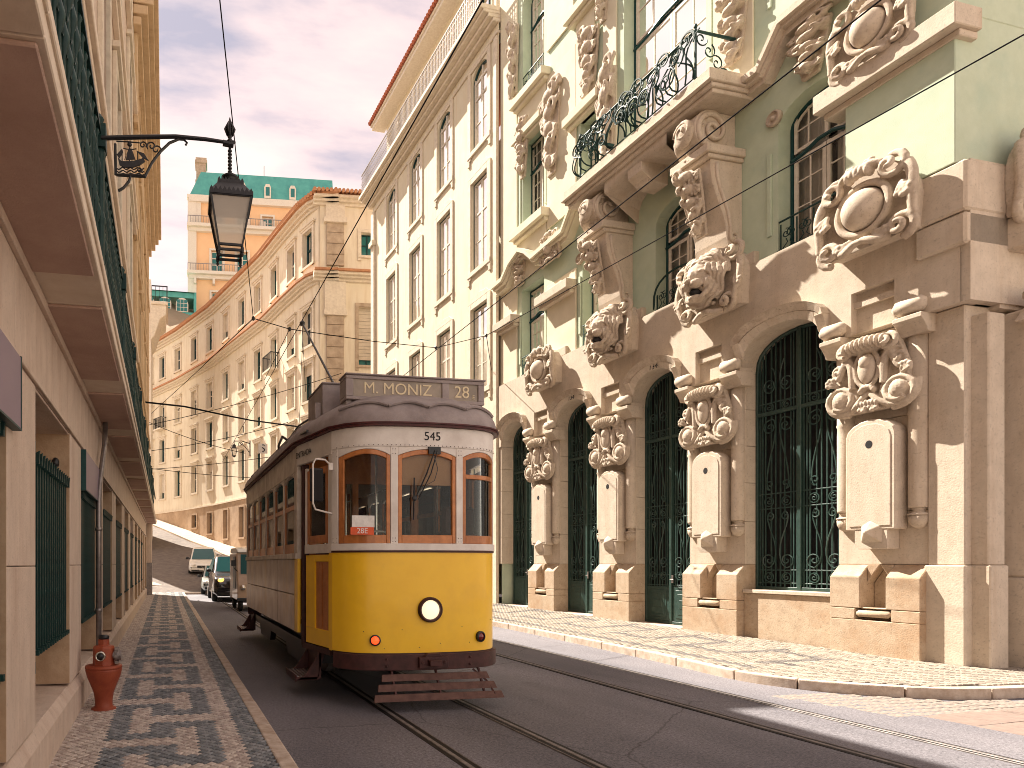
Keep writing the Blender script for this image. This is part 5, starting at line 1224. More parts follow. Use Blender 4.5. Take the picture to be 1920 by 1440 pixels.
def band(z0, d, h, s0=0, s1=None):
    s1 = s1 or acc[-1]; n_ = 44
    for i in range(n_):
        a, c = s0 + (s1 - s0) * i / n_, s0 + (s1 - s0) * (i + 1) / n_; m.box(a, c, 0, d, z0, z0 + h)
for z0, d, h in ((17.35, .15, .15), (17.5, .32, .12), (17.62, .5, .14), (21.6, .14, .15), (21.75, .3, .14), (21.89, .5, .14), (6.15, .1, .12)): 
    band(z0, d, h)
    if z0 in (17.62, 21.89, 6.15): m.build('cornice', M['trim'], CR); m = MB(cmap)
m = MB(cmap); band(17.76, .62, .12); m.build('tiled_ledge', M['tiles_far'], CR); m = MB(cmap); band(22.03, .68, .10); m.build('tiled_ledge', M['tiles_far'], CR)
rr_ = MB(cmap); 
for i in range(44):
    a, c = acc[-1] * i / 44, acc[-1] * (i + 1) / 44; rr_.quad((a, .66, 22.13), (c, .66, 22.13), (c, -3, 23.1), (a, -3, 23.1)); rr_.quad((a, -3, 23.1), (c, -3, 23.1), (c, -6, 22.0), (a, -6, 22.0))
ro = rr_.build('roof', M['tiles_far'], CR)
tt = MB(); tt.tube([(0, 0, 0), (0, 1.2, .32)], [.11, .10], 6); tme = tt.mesh('tile', M['tiles_far'])
for i in range(200):
    s = acc[-1] * (i + .5) / 200; p0, p1 = cmap(s, .7, 22.16), cmap(s, -.3, 22.16)
    o = link('tile', tme, ro, loc=p0); o.rotation_euler = (0, 0, atan2(-(p1[0] - p0[0]), p1[1] - p0[1]))
# iron balconies on two windows
for s, z in ((s_of(305), 14.1), (s_of(515), 14.1)):
    m = MB(cmap); m.box(s - .75, s + .75, 0, .6, z - .22, z - .1); o = m.build('balcony', M['trim'], CR)
    m = MB(cmap); m.box(s - .75, s + .75, .55, .59, z + .85, z + .90)
    for k in range(11): x = s - .73 + k * .146; m.box(x - .015, x + .015, .55, .58, z - .1, z + .87)
    for k in range(4):
        m.box(s - .74, s - .71, .1 + k * .14, .13 + k * .14, z - .1, z + .87); m.box(s + .71, s + .74, .1 + k * .14, .13 + k * .14, z - .1, z + .87)
    m.box(s - .74, s - .70, 0, .58, z + .85, z + .90); m.box(s + .70, s + .74, 0, .58, z + .85, z + .90); m.build('railing', M['black'], o)
# end wing facing the street, with rusticated pilaster
A_, B_ = Vector(pix(600, 36.0, 0)[:2]), Vector(pix(790, 36.6, 0)[:2]); wd = (B_ - A_).normalized(); wl = (B_ - A_).length
wmap = lambda s, n, z: (A_.x + wd.x * s + wd.y * n - CX, A_.y + wd.y * s - wd.x * n - CY, z - CZ)
m = MB(wmap); hw = [(2.35, 3.15, 18.9, 20.2), (2.2, 3.2, 12.7, 16.0), (2.25, 3.15, 8.6, 10.6), (4.6, 5.5, 12.7, 16), (4.6, 5.5, 18.9, 20.2)]
grid_wall(m, 0, wl, -.2, 22.0, hw, .02, -.3); m.build('wall', M['crescent'], CR)
for i, (a, b_, c, d) in enumerate(hw):
    m = MB(wmap); m.box(a - .2, a - .002, .021, .09, c - .3, d + .2); m.box(b_ + .002, b_ + .2, .021, .09, c - .3, d + .2); m.box(a - .199, b_ + .199, .021, .12, c - .14, c - .001); m.box(a - .001, b_ + .001, .021, .09, d, d + .2); w = m.build('window', M['trim'] if i != 1 else M['pilaster'], CR)
    m = MB(wmap)
    if i in (1, 3): 
        for k in range(15): z = d - .14 - k * .2; m.box(a, b_, -.2, -.165, z, z + .185)
        m.build('shutter', M['shutter'], w)
    m = MB(wmap); m.quad((a, -.28, c), (b_, -.28, c), (b_, -.28, d), (a, -.28, d)); m.build('pane', M['paneteal'], w)
    m = MB(wmap)
    for x in (a, (a + b_) / 2 - .03, b_ - .06): m.box(x, x + .06, -.27, -.22, c, d)
    for z in (c, (c + d) / 2, d - .07): m.box(a, b_, -.268, -.222, z, z + .07)
    m.build('frame', M['tealframe'], w)
for z0, z1 in ((.0, 15.4), (18.2, 20.6)):
    z = z0
    while z < z1 - .1:
        h = min(.62, z1 - z); m = MB(wmap); o_ = rw.random() * .03; m.box(.35, 1.35, .021, .16 + o_, z + .02, z + h); m.build('stone_block', M['pilaster'], CR, bevel=.02); z += h
m = MB(wmap); m.box(.2, 1.5, .021, .30, 15.4, 15.7); m.box(.25, 1.45, .021, .22, 15.7, 17.3); m.box(.2, 1.5, .021, .30, 20.6, 20.9); m.box(.3, 1.4, .021, .2, 20.9, 21.6)
for z0, d, h in ((17.35, .15, .15), (17.5, .32, .12), (17.62, .5, .14), (21.6, .14, .15), (21.75, .3, .14), (21.89, .5, .14)): m.box(-.4, wl, .02, d, z0, z0 + h - .002)
m.build('cornice', M['trim'], CR)
m = MB(wmap); m.box(-.4, wl, .02, .62, 17.76, 17.88); m.build('tiled_ledge', M['tiles_far'], CR); m = MB(wmap); m.quad((-.5, .66, 22.10), (wl, .66, 22.10), (wl, -3, 23.2), (-.5, -3, 23.2)); r2 = m.build('roof', M['tiles_far'], CR)
for i in range(26):
    p0 = wmap(-.4 + i * .23, .74, 22.14); o = link('tile', tme, r2, loc=p0); o.rotation_euler = (0, 0, atan2(wd.y, wd.x)); o.scale = (1, 1.0, .9)

# ------------------------------------------------------------------ peach building with the teal mansard on the hill
A2, B2 = Vector(pix(358, 104, 0)[:2]), Vector(pix(625, 106.5, 0)[:2]); td = (B2 - A2).normalized(); tl_ = (B2 - A2).length
TB = thing('peach_mansard_building', 'peach building with teal mansard roof and dormers on the hill behind the lantern', 'building', (A2.x, A2.y, 36), atan2(td.y, td.x))
tmap = lambda s, n, z: (s, -n, z - 36)
Zp = lambda py, D=104.6: 1.5 + (1056 - py) * D / 1200
m = MB(tmap); cs_ = [tl_ * (p - 358) / 267 for p in (406, 453, 500, 547, 594)]
hs = []
for c in cs_: hs += [(c - .9, c + .9, Zp(434), Zp(402)), (c - .95, c + .95, Zp(509), Zp(471)), (c - .9, c + .9, Zp(583), Zp(549))]
grid_wall(m, 0, tl_, 30, Zp(377), hs, 0, -.5); m.quad((0, 0, 30), (0, -12, 30), (0, -12, Zp(377)), (0, 0, Zp(377))); m.build('wall', M['orange'], TB)
for a, b_, c, d in hs:
    m = MB(tmap); m.box(a - .3, a, 0, .15, c, d + .3); m.box(b_, b_ + .3, 0, .15, c, d + .3); m.box(a, b_, 0, .14, d, d + .3); w = m.build('window', M['white'], TB)
    m = MB(tmap); m.quad((a, -.4, c), (b_, -.4, c), (b_, -.4, d), (a, -.4, d)); m.build('pane', M['paneteal'], w)
    m = MB(tmap); mid = (a + b_) / 2
    for x in (a, mid - .08, b_ - .16): m.box(x, x + .16, -.39, -.3, c, d)
    for k in range(4): z = c + (d - c) * k / 3.2; m.box(a, b_, -.38, -.31, z, z + .12)
    m.build('frame', M['white'], w)
m = MB(tmap)
for py in (377, 432, 520):
    z = Zp(py); m.box(-.6, tl_ + .5, -.5, 1.1 if py > 380 else .55, z, z + .5); m.box(-.3, tl_, -.4, .6, z - .6, z - .01)
m.box(-.5, .9, 0, .4, 30, Zp(377)); m.box(.2, 1.6, .0, .3, Zp(432), Zp(377))
for k in range(9): m.box(.5 + k * 3, .9 + k * 3, 0, .9, Zp(520) - 1.5, Zp(520) - .6)
m.build('cornice', M['white'], TB)
m = MB(tmap)
for py in (432, 520):
    z = Zp(py) + .5; m.box(-.5, tl_, 1.0, 1.06, z + 1.05, z + 1.15)
    for k in range(58): m.box(-.5 + k * .42, -.44 + k * .42, 1.0, 1.05, z, z + 1.1)
m.build('balcony_railing', M['steel'], TB)
m = MB(tmap); z0 = Zp(377) + .5; z1 = Zp(341) + 1.9
m.add([(-.2, .3, z0), (tl_, .3, z0), (tl_, -.9, z1), (1.6, -.9, z1), (-.2, -12, z0), (1.6, -10, z1), (tl_, -10, z1)], [(0, 1, 2, 3), (0, 3, 5, 4), (3, 2, 6, 5)]); rf = m.build('mansard_roof', M['teal'], TB)
for c in cs_[1:]:
    m = MB(tmap); m.prism([(c - .55, z0 + .2), (c + .55, z0 + .2), (c + .55, z0 + 2.0), (c + .3, z0 + 2.5), (c - .3, z0 + 2.5), (c - .55, z0 + 2.0)], -2, .35); d_ = m.build('dormer', M['white'], TB); m = MB(tmap); m.box(c - .32, c + .32, .36, .38, z0 + .6, z0 + 2.0); m.build('pane', M['paneteal'], d_)
for k in range(40): pass
m = MB(tmap); x = 1.6; m.box(x - .8, x + .8, -4, -2, z0, Zp(312)+1.5); m.box(x - 1.0, x + 1.0, -4.2, -1.8, Zp(312)+1.5, Zp(308)+1.6); m.box(x - .9, x + .9, -4.1, -1.9, Zp(308)+1.6, Zp(303)+1.6); m.box(x - .95, x + .95, -4.1, -1.9, Zp(330), Zp(327)); m.build('chimney', M['pilaster'], TB)
m = MB(tmap); 
for px_, pt in ((497, 278), (372, 272)): x = tl_ * (px_ - 358) / 267; m.tube([(x, -4, z1 - 1), (x, -4, Zp(pt))], .06, 5)
m.build('antenna', M['steel'], TB)
m = MB(tmap)
for c in (cs_[1] + 3.3, cs_[2] + 2.6): m.box(c - .5, c + .5, .1, .6, Zp(432) + .6, Zp(432) + 1.5)
m.build('air_conditioner', M['white'], TB)
# teal arcade pavilion, retaining wall
A3 = pix(262, 98, 0); TP = thing('teal_glass_pavilion', 'low teal pavilion with round arched windows on the hill left of the peach building', 'building', (A3[0], A3[1], 37.2), TH * 0)
m = MB(); zb0 = Zp(590, 98) - 37.2
m.box(-3, 8.2, 0, 6, zb0 - 4, zb0 - .01); m.build('wall', M['pavefar'], TP)
m = MB(); m.box(-3, 8.2, .05, 6, zb0, zb0 + .9); m.box(-3, 8.2, .05, 6, zb0 + 3.1, zb0 + 3.9); m.add([(-3.2, -.3, zb0 + 3.9), (8.4, -.3, zb0 + 3.9), (8.4, 6, zb0 + 3.9), (-3.2, 6, zb0 + 3.9), (-3, 3, zb0 + 4.7), (8.2, 3, zb0 + 4.7)], [(0, 1, 5, 4), (2, 3, 4, 5), (1, 2, 5), (3, 0, 4)]); m.build('frame_wall', M['teal'], TP)
for i in range(4):
    c = -1.4 + i * 2.6; m = MB(); P = [(c - .95, zb0 + .9), (c + .95, zb0 + .9)] + [(c + .95 * cos(a * pi / 8), zb0 + 2.1 + .95 * sin(a * pi / 8)) for a in range(9)]
    m.prism(P, -.02, .06); w = m.build('window', M['white'], TP); m = MB()
    for k in range(3):
        for j in range(3): m.box(c - .82 + k * .57, c - .82 + k * .57 + .5, -.035, -.021, zb0 + 1.0 + j * .62, zb0 + 1.0 + j * .62 + .55)
    m.build('pane', M['paneteal'], w)
m = MB(); m.box(8.2, 8.6, -.1, 6, zb0 - 4, zb0 + 4); m.build('pier', M['teal'], TP)
# white corner house just past the left building
p = pix(250, 46, 0); WH = thing('white_corner_house', 'white house corner with a bracketed balcony just past the long left building', 'building', (p[0], p[1], 0))
f = lambda py: 1.5 + (1056 - py) * 46 / 1200
m = MB(); m.box(-4, 1.25, 0, 6, -1, 22); m.build('wall', M['white'], WH)
m = MB(); m.prism([(1.25, f(640)), (1.5, f(632)), (1.9, f(600)), (2.3, f(592)), (2.35, f(574)), (1.25, f(574))], -.6, 3.0); m.box(1.25, 2.45, -.7, 3.1, f(574), f(568)); m.build('bracket', M['trim'], WH, bevel=.03)
m = MB()
for k in range(9): m.box(2.38, 2.41, -.65 + k * .4, -.62 + k * .4, f(568), f(540)); 
for k in range(5): m.box(1.3 + k * .26, 1.33 + k * .26, -.66, -.64, f(568), f(540))
m.box(1.3, 2.42, -.67, -.63, f(541), f(539)); m.box(2.37, 2.42, -.67, 3, f(541), f(539)); m.build('railing', M['black'], WH)
# ------------------------------------------------------------------ tram
TR = thing('tram', 'vintage yellow and cream tram with a route sign on its roof', 'tram', (2.89, 6.75, -.12))
def tp(m, name, mt, parent=None, smooth=False, bevel=0, seg=1):
    o = m.build(name, M[mt] if isinstance(mt, str) else mt, parent or TR, True, bevel, (0, 0, .12) if parent is None else None, seg)
    o.data.set_sharp_from_angle(angle=radians(60 if smooth else 32)); return o
LEN = 8.05
def fpath(x):
    y = .13 * x * x + .27 * abs(x) ** 7; g = .26 * x + 1.89 * abs(x) ** 6 * (1 if x > 0 else -1); n = Vector((g, -1)).normalized(); return (x, y), (n.x, n.y)
def rpath(x):
    (a, b_), (n, o) = fpath(x); return (a, LEN - b_), (n, -o)
def side(s, rear=False):
    def f(t):
        x, y = s * (1.0 + .2 * t), .40 + 1.0 * t; n = Vector((s * 1.0, -.2)).normalized()
        if rear: return (x, LEN - y), (n.x, -n.y)
        return (x, y), (n.x, n.y)
    return f
def sal(s):
    return lambda t: ((s * 1.2, t), (s, 0))
def cp(m, path, t0, t1, zb_, zt_, o0=-.03, o1=0, N=8):
    F = lambda v, t: v(t) if callable(v) else v
    vs = []
    for i in range(N + 1):
        t = t0 + (t1 - t0) * i / N; (x, y), (nx_, ny_) = path(t)
        for o, z in ((o0, zb_), (o1, zb_), (o1, zt_), (o0, zt_)): vs.append((x + nx_ * o, y + ny_ * o, F(z, t)))
    fs = [(i * 4 + j, i * 4 + (j + 1) % 4, (i + 1) * 4 + (j + 1) % 4, (i + 1) * 4 + j) for i in range(N) for j in range(4)] + [(0, 1, 2, 3), (N * 4, N * 4 + 3, N * 4 + 2, N * 4 + 1)]
    m.add(vs, fs)
ps = [(fpath, 1), (rpath, 0)]
for path, fr_ in ps:
    m = MB(); cp(m, path, -1, 1, .49, 1.62, -.03, 0, 32); dash = tp(m, 'dash_panel', 'yellow'); 
    m = MB(); cp(m, path, -1, 1, 1.62, 1.642, -.03, .014, 32); cp(m, path, -1, 1, .485, .50, -.03, .006, 32); tp(m, 'dash_bead', 'bumper')
    m = MB(); cp(m, path, -1, 1, 1.643, 1.72, -.05, .022, 32); cp(m, path, -1, 1, 2.80, 3.02, -.04, .01, 32)
    for a, b_ in ((-1, -.955), (-.43, -.345), (.345, .43), (.955, 1)): cp(m, path, a, b_, 1.72, 2.80, -.06, .004, 3)
    W_ = [(-.955, -.43), (-.345, .345), (.43, .955)]
    for a, b_ in W_:
        ar = lambda t, a=a, b_=b_: 2.70 + .075 * (1 - ((2 * t - a - b_) / (b_ - a)) ** 2)
        cp(m, path, a, b_, ar, 2.80, -.05, .002, 12)
    lb = tp(m, 'white_frame', 'tramwhite', bevel=.004)
    for k, (a, b_) in enumerate(W_):
        ar = lambda t, a=a, b_=b_: 2.70 + .075 * (1 - ((2 * t - a - b_) / (b_ - a)) ** 2) - .002
        ar2 = lambda t, f=ar: f(t) - .055
        m = MB(); w_ = .045
        cp(m, path, a + .002, a + w_, 1.722, ar, -.045, -.004, 3); cp(m, path, b_ - w_, b_ - .002, 1.722, ar, -.045, -.004, 3); cp(m, path, a + w_, b_ - w_, 1.722, 1.815, -.044, -.003, 10); cp(m, path, a + w_, b_ - w_, ar2, ar, -.044, -.003, 12)
        if k == 2: cp(m, path, a + w_, b_ - w_, 2.46, 2.51, -.043, -.004, 8)
        wf = tp(m, 'window_frame', 'wood', bevel=.004)
        m = MB(); cp(m, path, a + .03, b_ - .03, 1.75, ar, -.028, -.022, 10); tp(m, 'pane', 'trampane', wf)
    m = MB(); cp(m, path, -.98, .98, .31, .488, -.05, .035, 28); bp = tp(m, 'bumper', 'bumper', bevel=.006)
    m = MB()
    for i in range(14):
        for z in (.36, .44):
            if i in (3, 10): (x, y), (a, b_) = path(-.9 + i * .14); m.ell((x + a * .04, y + b_ * .04, z), (.014, .014, .014))
    tp(m, 'bolt', 'bumper', bp)
# rivets along the white frame
m = MB()
for i in range(40):
    (x, y), (a, b_) = fpath(-.96 + i * .0492)
    m.ell((x + a * .012, y + b_ * .012, 2.815), (.006, .006, .006), n=5, m=3)
for t in (-.39, .39, -.975):
    for z in (1.74, 1.78, 2.72, 2.77):
        for d in (-.015, .015): (x, y), (a, b_) = fpath(t + d); m.ell((x + a * .006, y + b_ * .006, z), (.005, .005, .005), n=5, m=3)
for x_, z in ((-.72, .74), (-.3, .76), (.15, .60), (.42, .78), (-.5, .55), (-.1, .56), (.85, .84), (.52, .6)): (x, y), (a, b_) = fpath(x_); m.ell((x, y, z), (.006, .006, .006), n=5, m=3)
tp(m, 'rivet', 'bumper')
# platform sides
for s in (-1, 1):
    for rear in (False, True):
        P = side(s, rear); op = (s < 0)
        m = MB(); cp(m, P, .0, .09, .49, 1.62, -.03, 0, 1); cp(m, P, .10, .80, .50, .70, -.06, -.03, 1); cp(m, P, .10, .16, .70, 1.60, -.06, -.03, 1); cp(m, P, .54, .80, .70, 1.60, -.06, -.03, 1); cp(m, P, .16, .54, 1.52, 1.60, -.06, -.03, 1)
        if not op: cp(m, P, .1, 1, .5, 1.62, -.03, 0, 1)
        d = tp(m, 'platform_door', 'yellow', bevel=.004)
        m = MB(); cp(m, P, .16, .54, .70, 1.52, -.058, -.052, 1); cp(m, P, .36, .40, .72, 1.50, -.05, -.04, 1); tp(m, 'door_panel', 'wood', d)
        m = MB(); cp(m, P, .0, .09, 1.62, 2.76, -.06, .004, 1); cp(m, P, .09, .82, 1.62, 1.73, -.06, -.02, 1); cp(m, P, .77, .82, 1.73, 2.7, -.06, -.025, 1); cp(m, P, 0, 1, 2.76, 3.02, -.04, .01, 2); cp(m, P, .12, .16, 1.73, 2.7, -.06, -.025, 1)
        if not op: cp(m, P, .93, 1.0, 1.62, 2.76, -.04, .004, 1); cp(m, P, .62, .93, 1.62, 1.7, -.04, .0, 1)
        tp(m, 'white_frame', 'tramwhite', bevel=.003)
        m = MB(); cp(m, P, .17, .24, 1.74, 2.66, -.055, -.03, 1); cp(m, P, .69, .76, 1.74, 2.66, -.055, -.03, 1); cp(m, P, .24, .69, 1.74, 1.84, -.055, -.03, 1); cp(m, P, .24, .69, 2.58, 2.66, -.055, -.03, 1); wf = tp(m, 'window_frame', 'wood', bevel=.003)
        m = MB(); cp(m, P, .22, .70, 1.78, 2.62, -.045, -.04, 1); tp(m, 'pane', 'trampane', wf)
        m = MB(); cp(m, P, .86, .92, .45, 2.76, -.10, -.02, 1); cp(m, P, .1, .9, .42, .49, -.25, -.02, 1); tp(m, 'door_post', 'bumper')
    # saloon side
    S = sal(s); y0, y1 = 1.4, LEN - 1.4
    m = MB(); cp(m, S, y0, y0 + .2, .60, 1.56, -.04, 0, 1); tp(m, 'yellow_strip', 'yellow')
    nC = 4; pw = (y1 - y0 - .21) / nC
    for i in range(nC):
        for z0, z1 in ((.60, 1.075), (1.085, 1.555)):
            a = y0 + .21 + i * pw; m = MB(); cp(m, S, a + .004, a + pw - .004, z0, z1, -.04, .004 + .003 * ((i + int(z0 * 10)) % 2), 1); tp(m, 'side_panel', 'sidepanel', bevel=.006)
    m = MB(); cp(m, S, y0, y1, 1.557, 1.63, -.06, .03, 1); cp(m, S, y0, y1, 2.70, 3.02, -.04, .008, 1); cp(m, S, y0, y0 + .16, 1.63, 2.70, -.08, .008, 1); cp(m, S, y1 - .1, y1, 1.63, 2.70, -.08, .008, 1)
    NWn = 6; pw = (y1 - .1 - y0 - .16) / NWn
    for i in range(NWn + 1): a = y0 + .16 + i * pw; cp(m, S, a - .03, a + .03, 1.63, 2.70, -.07, .006, 1)
    for i in range(NWn):
        a = y0 + .19 + i * pw; b_ = a + pw - .06; ar = lambda t, a=a, b_=b_: 2.60 + .09 * (1 - ((2 * t - a - b_) / (b_ - a)) ** 2) ** .6 if a < t < b_ else 2.60
        cp(m, S, a, b_, ar, 2.70, -.05, .0, 10)
    tp(m, 'saloon_frame', mat('aged cream paint', (.72, .65, .56), (.52, .44, .37), 6, .45, .1, 40, stain=(.24, .18, .14), stain_amt=.6, streak=True) if s < 0 else 'tramwhite', bevel=.004)
    for i in range(NWn):
        a = y0 + .19 + i * pw; b_ = a + pw - .06
        m = MB(); cp(m, S, a, b_, 1.63, 1.76, -.05, -.01, 1); cp(m, S, a, b_, 2.22, 2.28, -.05, -.01, 1); cp(m, S, a, a + .03, 1.76, 2.62, -.045, -.012, 1); cp(m, S, b_ - .03, b_, 1.76, 2.62, -.045, -.012, 1); wf = tp(m, 'window_sash', 'wood')
        m = MB(); cp(m, S, a, b_, 1.7, 2.66, -.03, -.025, 1); tp(m, 'pane', 'trampane', wf)
# lettering
f_ = lb
text('545', .135, M['letterdark'], dash, (.05, -.013, 2.915), (pi / 2, 0, 0))
text('ENTRADA', .105, M['letterdark'], dash, (-1.175, 1.16, 2.885), (pi / 2, 0, atan2(-1.0, .2)), ext=.001)
# roof
def outline(off):
    o = []
    for i in range(17): (x, y), (a, b_) = fpath(-1 + i / 8); o.append((x + a * off, y + b_ * off))
    o.append((1.2 + off, 1.4)); o.append((1.2 + off, LEN - 1.4)); o += [(x, LEN - y) for x, y in o[:17][::-1]]; o.append((-1.2 - off, LEN - 1.4)); o.append((-1.2 - off, 1.4))
    return o
O = outline(.055); n_ = len(O); yc = LEN / 2; K = 9
def dome(x, y, t):
    c = cos(t * pi / 2); return (x * c ** .75, yc + (y - yc) * (1 - (1 - c) * .20 if abs(y - yc) > 3 else 1 - (1 - c) * .10), 3.07 + .46 * sin(t * pi / 2))
m = MB(); vs = [(x, y, 3.045) for x, y in O]
for k in range(K): vs += [dome(x, y, k / (K - 1) * .97) for x, y in O]
m.add(vs, [(k * n_ + i, k * n_ + (i + 1) % n_, (k + 1) * n_ + (i + 1) % n_, (k + 1) * n_ + i) for k in range(K) for i in range(n_)] + [tuple(range(K * n_, K * n_ + n_)), tuple(range(n_))[::-1]])
rf = tp(m, 'roof', 'roof', smooth=True)
m = MB(); O2 = outline(.06); m.prism(O2, 3.021, 3.044, 'z'); O2 = outline(.075); m.prism(O2, 3.046, 3.062, 'z'); tp(m, 'roof_trim', 'maroon')
m = MB()
for i in range(4):   # drip rails in shallow scallops over the dome
    P = []
    for k in range(13):
        u = (i + k / 12) / 4 * 1.9 - .95; (x, y), (a_, b2) = fpath(u); P.append(Vector(dome(x + a_ * .06, y + b2 * .06, .24 + .09 * sin(pi * k / 12))) + Vector((0, -.012, .010)))
    m.tube(P, .019, 6)
for s in (-1, 1): m.tube([Vector(dome(s * (1.25 if 1.3 < y < 6.7 else 1.1), y, .32)) + Vector((0, 0, .008)) for y in [1.0 + .5 * i for i in range(13)]], .014, 5)
for y in (1.5, 2.6, 3.7, 4.8, 5.9): m.tube([Vector(dome(1.25 * x, y, t)) + Vector((0, 0, .006)) for x, t in [(-1, i / 8) for i in range(9)] + [(1, 1 - i / 8) for i in range(1, 9)]], .008, 4)
tp(m, 'roof_batten', 'roof', rf)
# roof sign
m = MB(); B_ = m.box
for z0, z1 in ((3.39, 3.43), (3.63, 3.67)): B_(-.85, .87, .35, .62, z0, z1)
for a, b_ in ((-.85, -.76), (.33, .42), (.79, .87)): B_(a, b_, .352, .618, 3.43, 3.63)
m.prism([(-.86, 3.672), (.88, 3.672), (.88, 3.69), (-.86, 3.69)], .33, .64); 
for x in (-.80, .36, .84): B_(x - .035, x + .035, .40, .58, 3.12, 3.389)
sg = tp(m, 'route_sign', 'roof', bevel=.006)
m = MB(); m.box(-.76, .33, .37, .60, 3.43, 3.63); m.box(.42, .79, .37, .60, 3.43, 3.63); tp(m, 'destination_blind', 'signface', sg)
text('M. MONIZ', .185, M['lettercream'], sg, (-.215, .366, 3.53), (pi / 2, 0, 0)); text('28', .20, M['lettercream'], sg, (.585, .366, 3.53), (pi / 2, 0, 0)); text('E', .07, M['lettercream'], sg, (.735, .366, 3.48), (pi / 2, 0, 0))
m = MB(); m.box(-.98, -.55, .95, 1.75, 3.30, 3.72); m.box(-.99, -.54, .94, 1.76, 3.72, 3.745); m.box(-1.06, -.98, 1.0, 1.2, 3.2, 3.5); tp(m, 'roof_box', 'roof', bevel=.01)
# trolley gear
m = MB(); m.box(-.35, .35, 2.6, 3.4, 3.55, 3.63); m.lathe([(.16, 3.63), (.12, 3.75), (.06, 3.85)], (0, 3.0, 0), n=10)
m.tube([(-.2, 2.4, 3.75), (-.45, 3.2, 3.92), (-.6, 4.2, 3.90), (-.7, 4.8, 3.72)], .018, 6); m.tube([(.0, 2.4, 3.75), (-.25, 3.3, 3.9), (-.55, 4.4, 3.84), (-.62, 4.9, 3.66)], .018, 6)
for k in range(4): m.tube([(-.9, 1.6 + k * .5, 3.42), (-.75, 1.7 + k * .5, 3.52), (-.4, 2.0 + k * .5, 3.60)], .016, 5)
m.tube([(-1.18, .9, 3.12), (-1.22, 2, 3.18), (-1.15, 3.4, 3.22), (-1.2, 5, 3.2)], .018, 5); m.tube([(-1.1, 2.2, 3.2), (-1.2, 2.5, 3.36), (-1.15, 3.1, 3.34), (-1.1, 3.3, 3.2)], .02, 5)
tp(m, 'trolley_base', 'black')
m = MB(); m.tube([(0, 3.0, 3.80), (0, 6.65, 6.62)], [.026, .018], 8); m.lathe([(.05, 6.60), (.06, 6.66), (.03, 6.70)], (0, 6.68, 0), n=8); tp(m, 'trolley_pole', 'black')
m = MB(); m.tube([(0, 6.6, 6.55), (.05, 7.2, 4.8), (.1, 7.9, 3.0)], .007, 4); tp(m, 'trolley_rope', 'black')
# headlamp, markers
m = MB(); m.lathe([(.142, .0), (.142, -.035), (.128, -.05), (.112, -.045), (.108, -.02)], (.02, .0, .98), 'y', 28); hl = tp(m, 'headlamp', 'bumper', smooth=True)
m = MB(); m.lathe([(.108, -.022), (.09, -.04), (.05, -.052), (.001, -.056)], (.02, 0, .98), 'y', 24); tp(m, 'lens', 'headlamp', hl, True)
for x_, z, mt, lab in ((-.60, .645, 'redlamp', 'lit red marker lamp'), (.66, .66, 'redoff', None)):
    (x, y), (a, b_) = fpath(x_); m = MB(lambda p, q_, r, x=x, y=y, z=z, a=a, b_=b_: (x - p * b_ - q_ * -a * -1 * -1 if False else x + p * -b_ + (-q_) * a, y + p * a + (-q_) * b_, z + r))
    m.lathe([(.062, 0), (.062, -.03), (.048, -.036), (.046, -.02)], (0, 0, 0), 'y', 18); o = tp(m, 'marker_lamp', 'black', smooth=True); tag(o, lab)
    m2 = MB(m.map); m2.lathe([(.046, -.02), (.035, -.034), (.001, -.042)], (0, 0, 0), 'y', 14); tp(m2, 'lens', mt, o, True)
m = MB(); m.box(-.13, .21, -.075, -.03, .335, .46); m.prism([(-.07, .46), (.15, .46), (.11, .50), (-.03, .50)], -.07, -.03); m.box(-.03, .11, -.14, -.07, .365, .43); m.lathe([(.02, -.08), (.02, -.09)], (-.09, 0, .40), 'y', 8); m.lathe([(.02, -.08), (.02, -.09)], (.17, 0, .40), 'y', 8); tp(m, 'coupler', 'bumper', bevel=.01)
# lifeguard of slats
lg = MB()
for x in (-.42, .1, .62): lg.tube([(x, .12, .34), (x, .02, .30), (x, -.14, .02)], .016, 5)
lg.tube([(-.58, .1, .33), (.72, .1, .33)], .02, 6); lg.tube([(.55, .02, .3), (.68, -.05, .18), (.74, -.14, .04)], .012, 5)
l_ = tp(lg, 'lifeguard', 'bumper')
for i, (z, y, w) in enumerate(((.235, -.02, .62), (.135, -.075, .68), (.035, -.13, .74))):
    m = MB(); m.add([(.08 - w, y, z + .035), (.08 + w, y, z + .035), (.08 + w + .02, y - .035, z - .035), (.08 - w - .02, y - .035, z - .035), (.08 - w, y + .02, z + .035), (.08 + w, y + .02, z + .035), (.08 + w + .02, y - .015, z - .035), (.08 - w - .02, y - .015, z - .035)], [(0, 1, 2, 3), (7, 6, 5, 4), (0, 4, 5, 1), (3, 2, 6, 7), (0, 3, 7, 4), (1, 5, 6, 2)]); tp(m, 'slat', 'slat', l_)
# steps
for yy in (.80, 6.55):
    m = MB(); m.box(-1.34, -1.06, yy, yy + .62, .085, .125); m.box(-1.35, -1.335, yy, yy + .62, .07, .15)
    for e_ in (yy, yy + .60): m.prism([(-1.34, .09), (-1.08, .09), (-.98, .42), (-1.06, .42), (-1.14, .28), (-1.22, .16)], e_, e_ + .02)
    m.box(-1.06, -1.03, yy, yy + .62, .1, .45); st = tp(m, 'step', 'bumper', bevel=.004)
    m = MB(); 
    for k in range(6): m.box(-1.325 + k * .045, -1.30 + k * .045, yy + .02, yy + .60, .126, .134)
    tp(m, 'tread', 'steel', st)
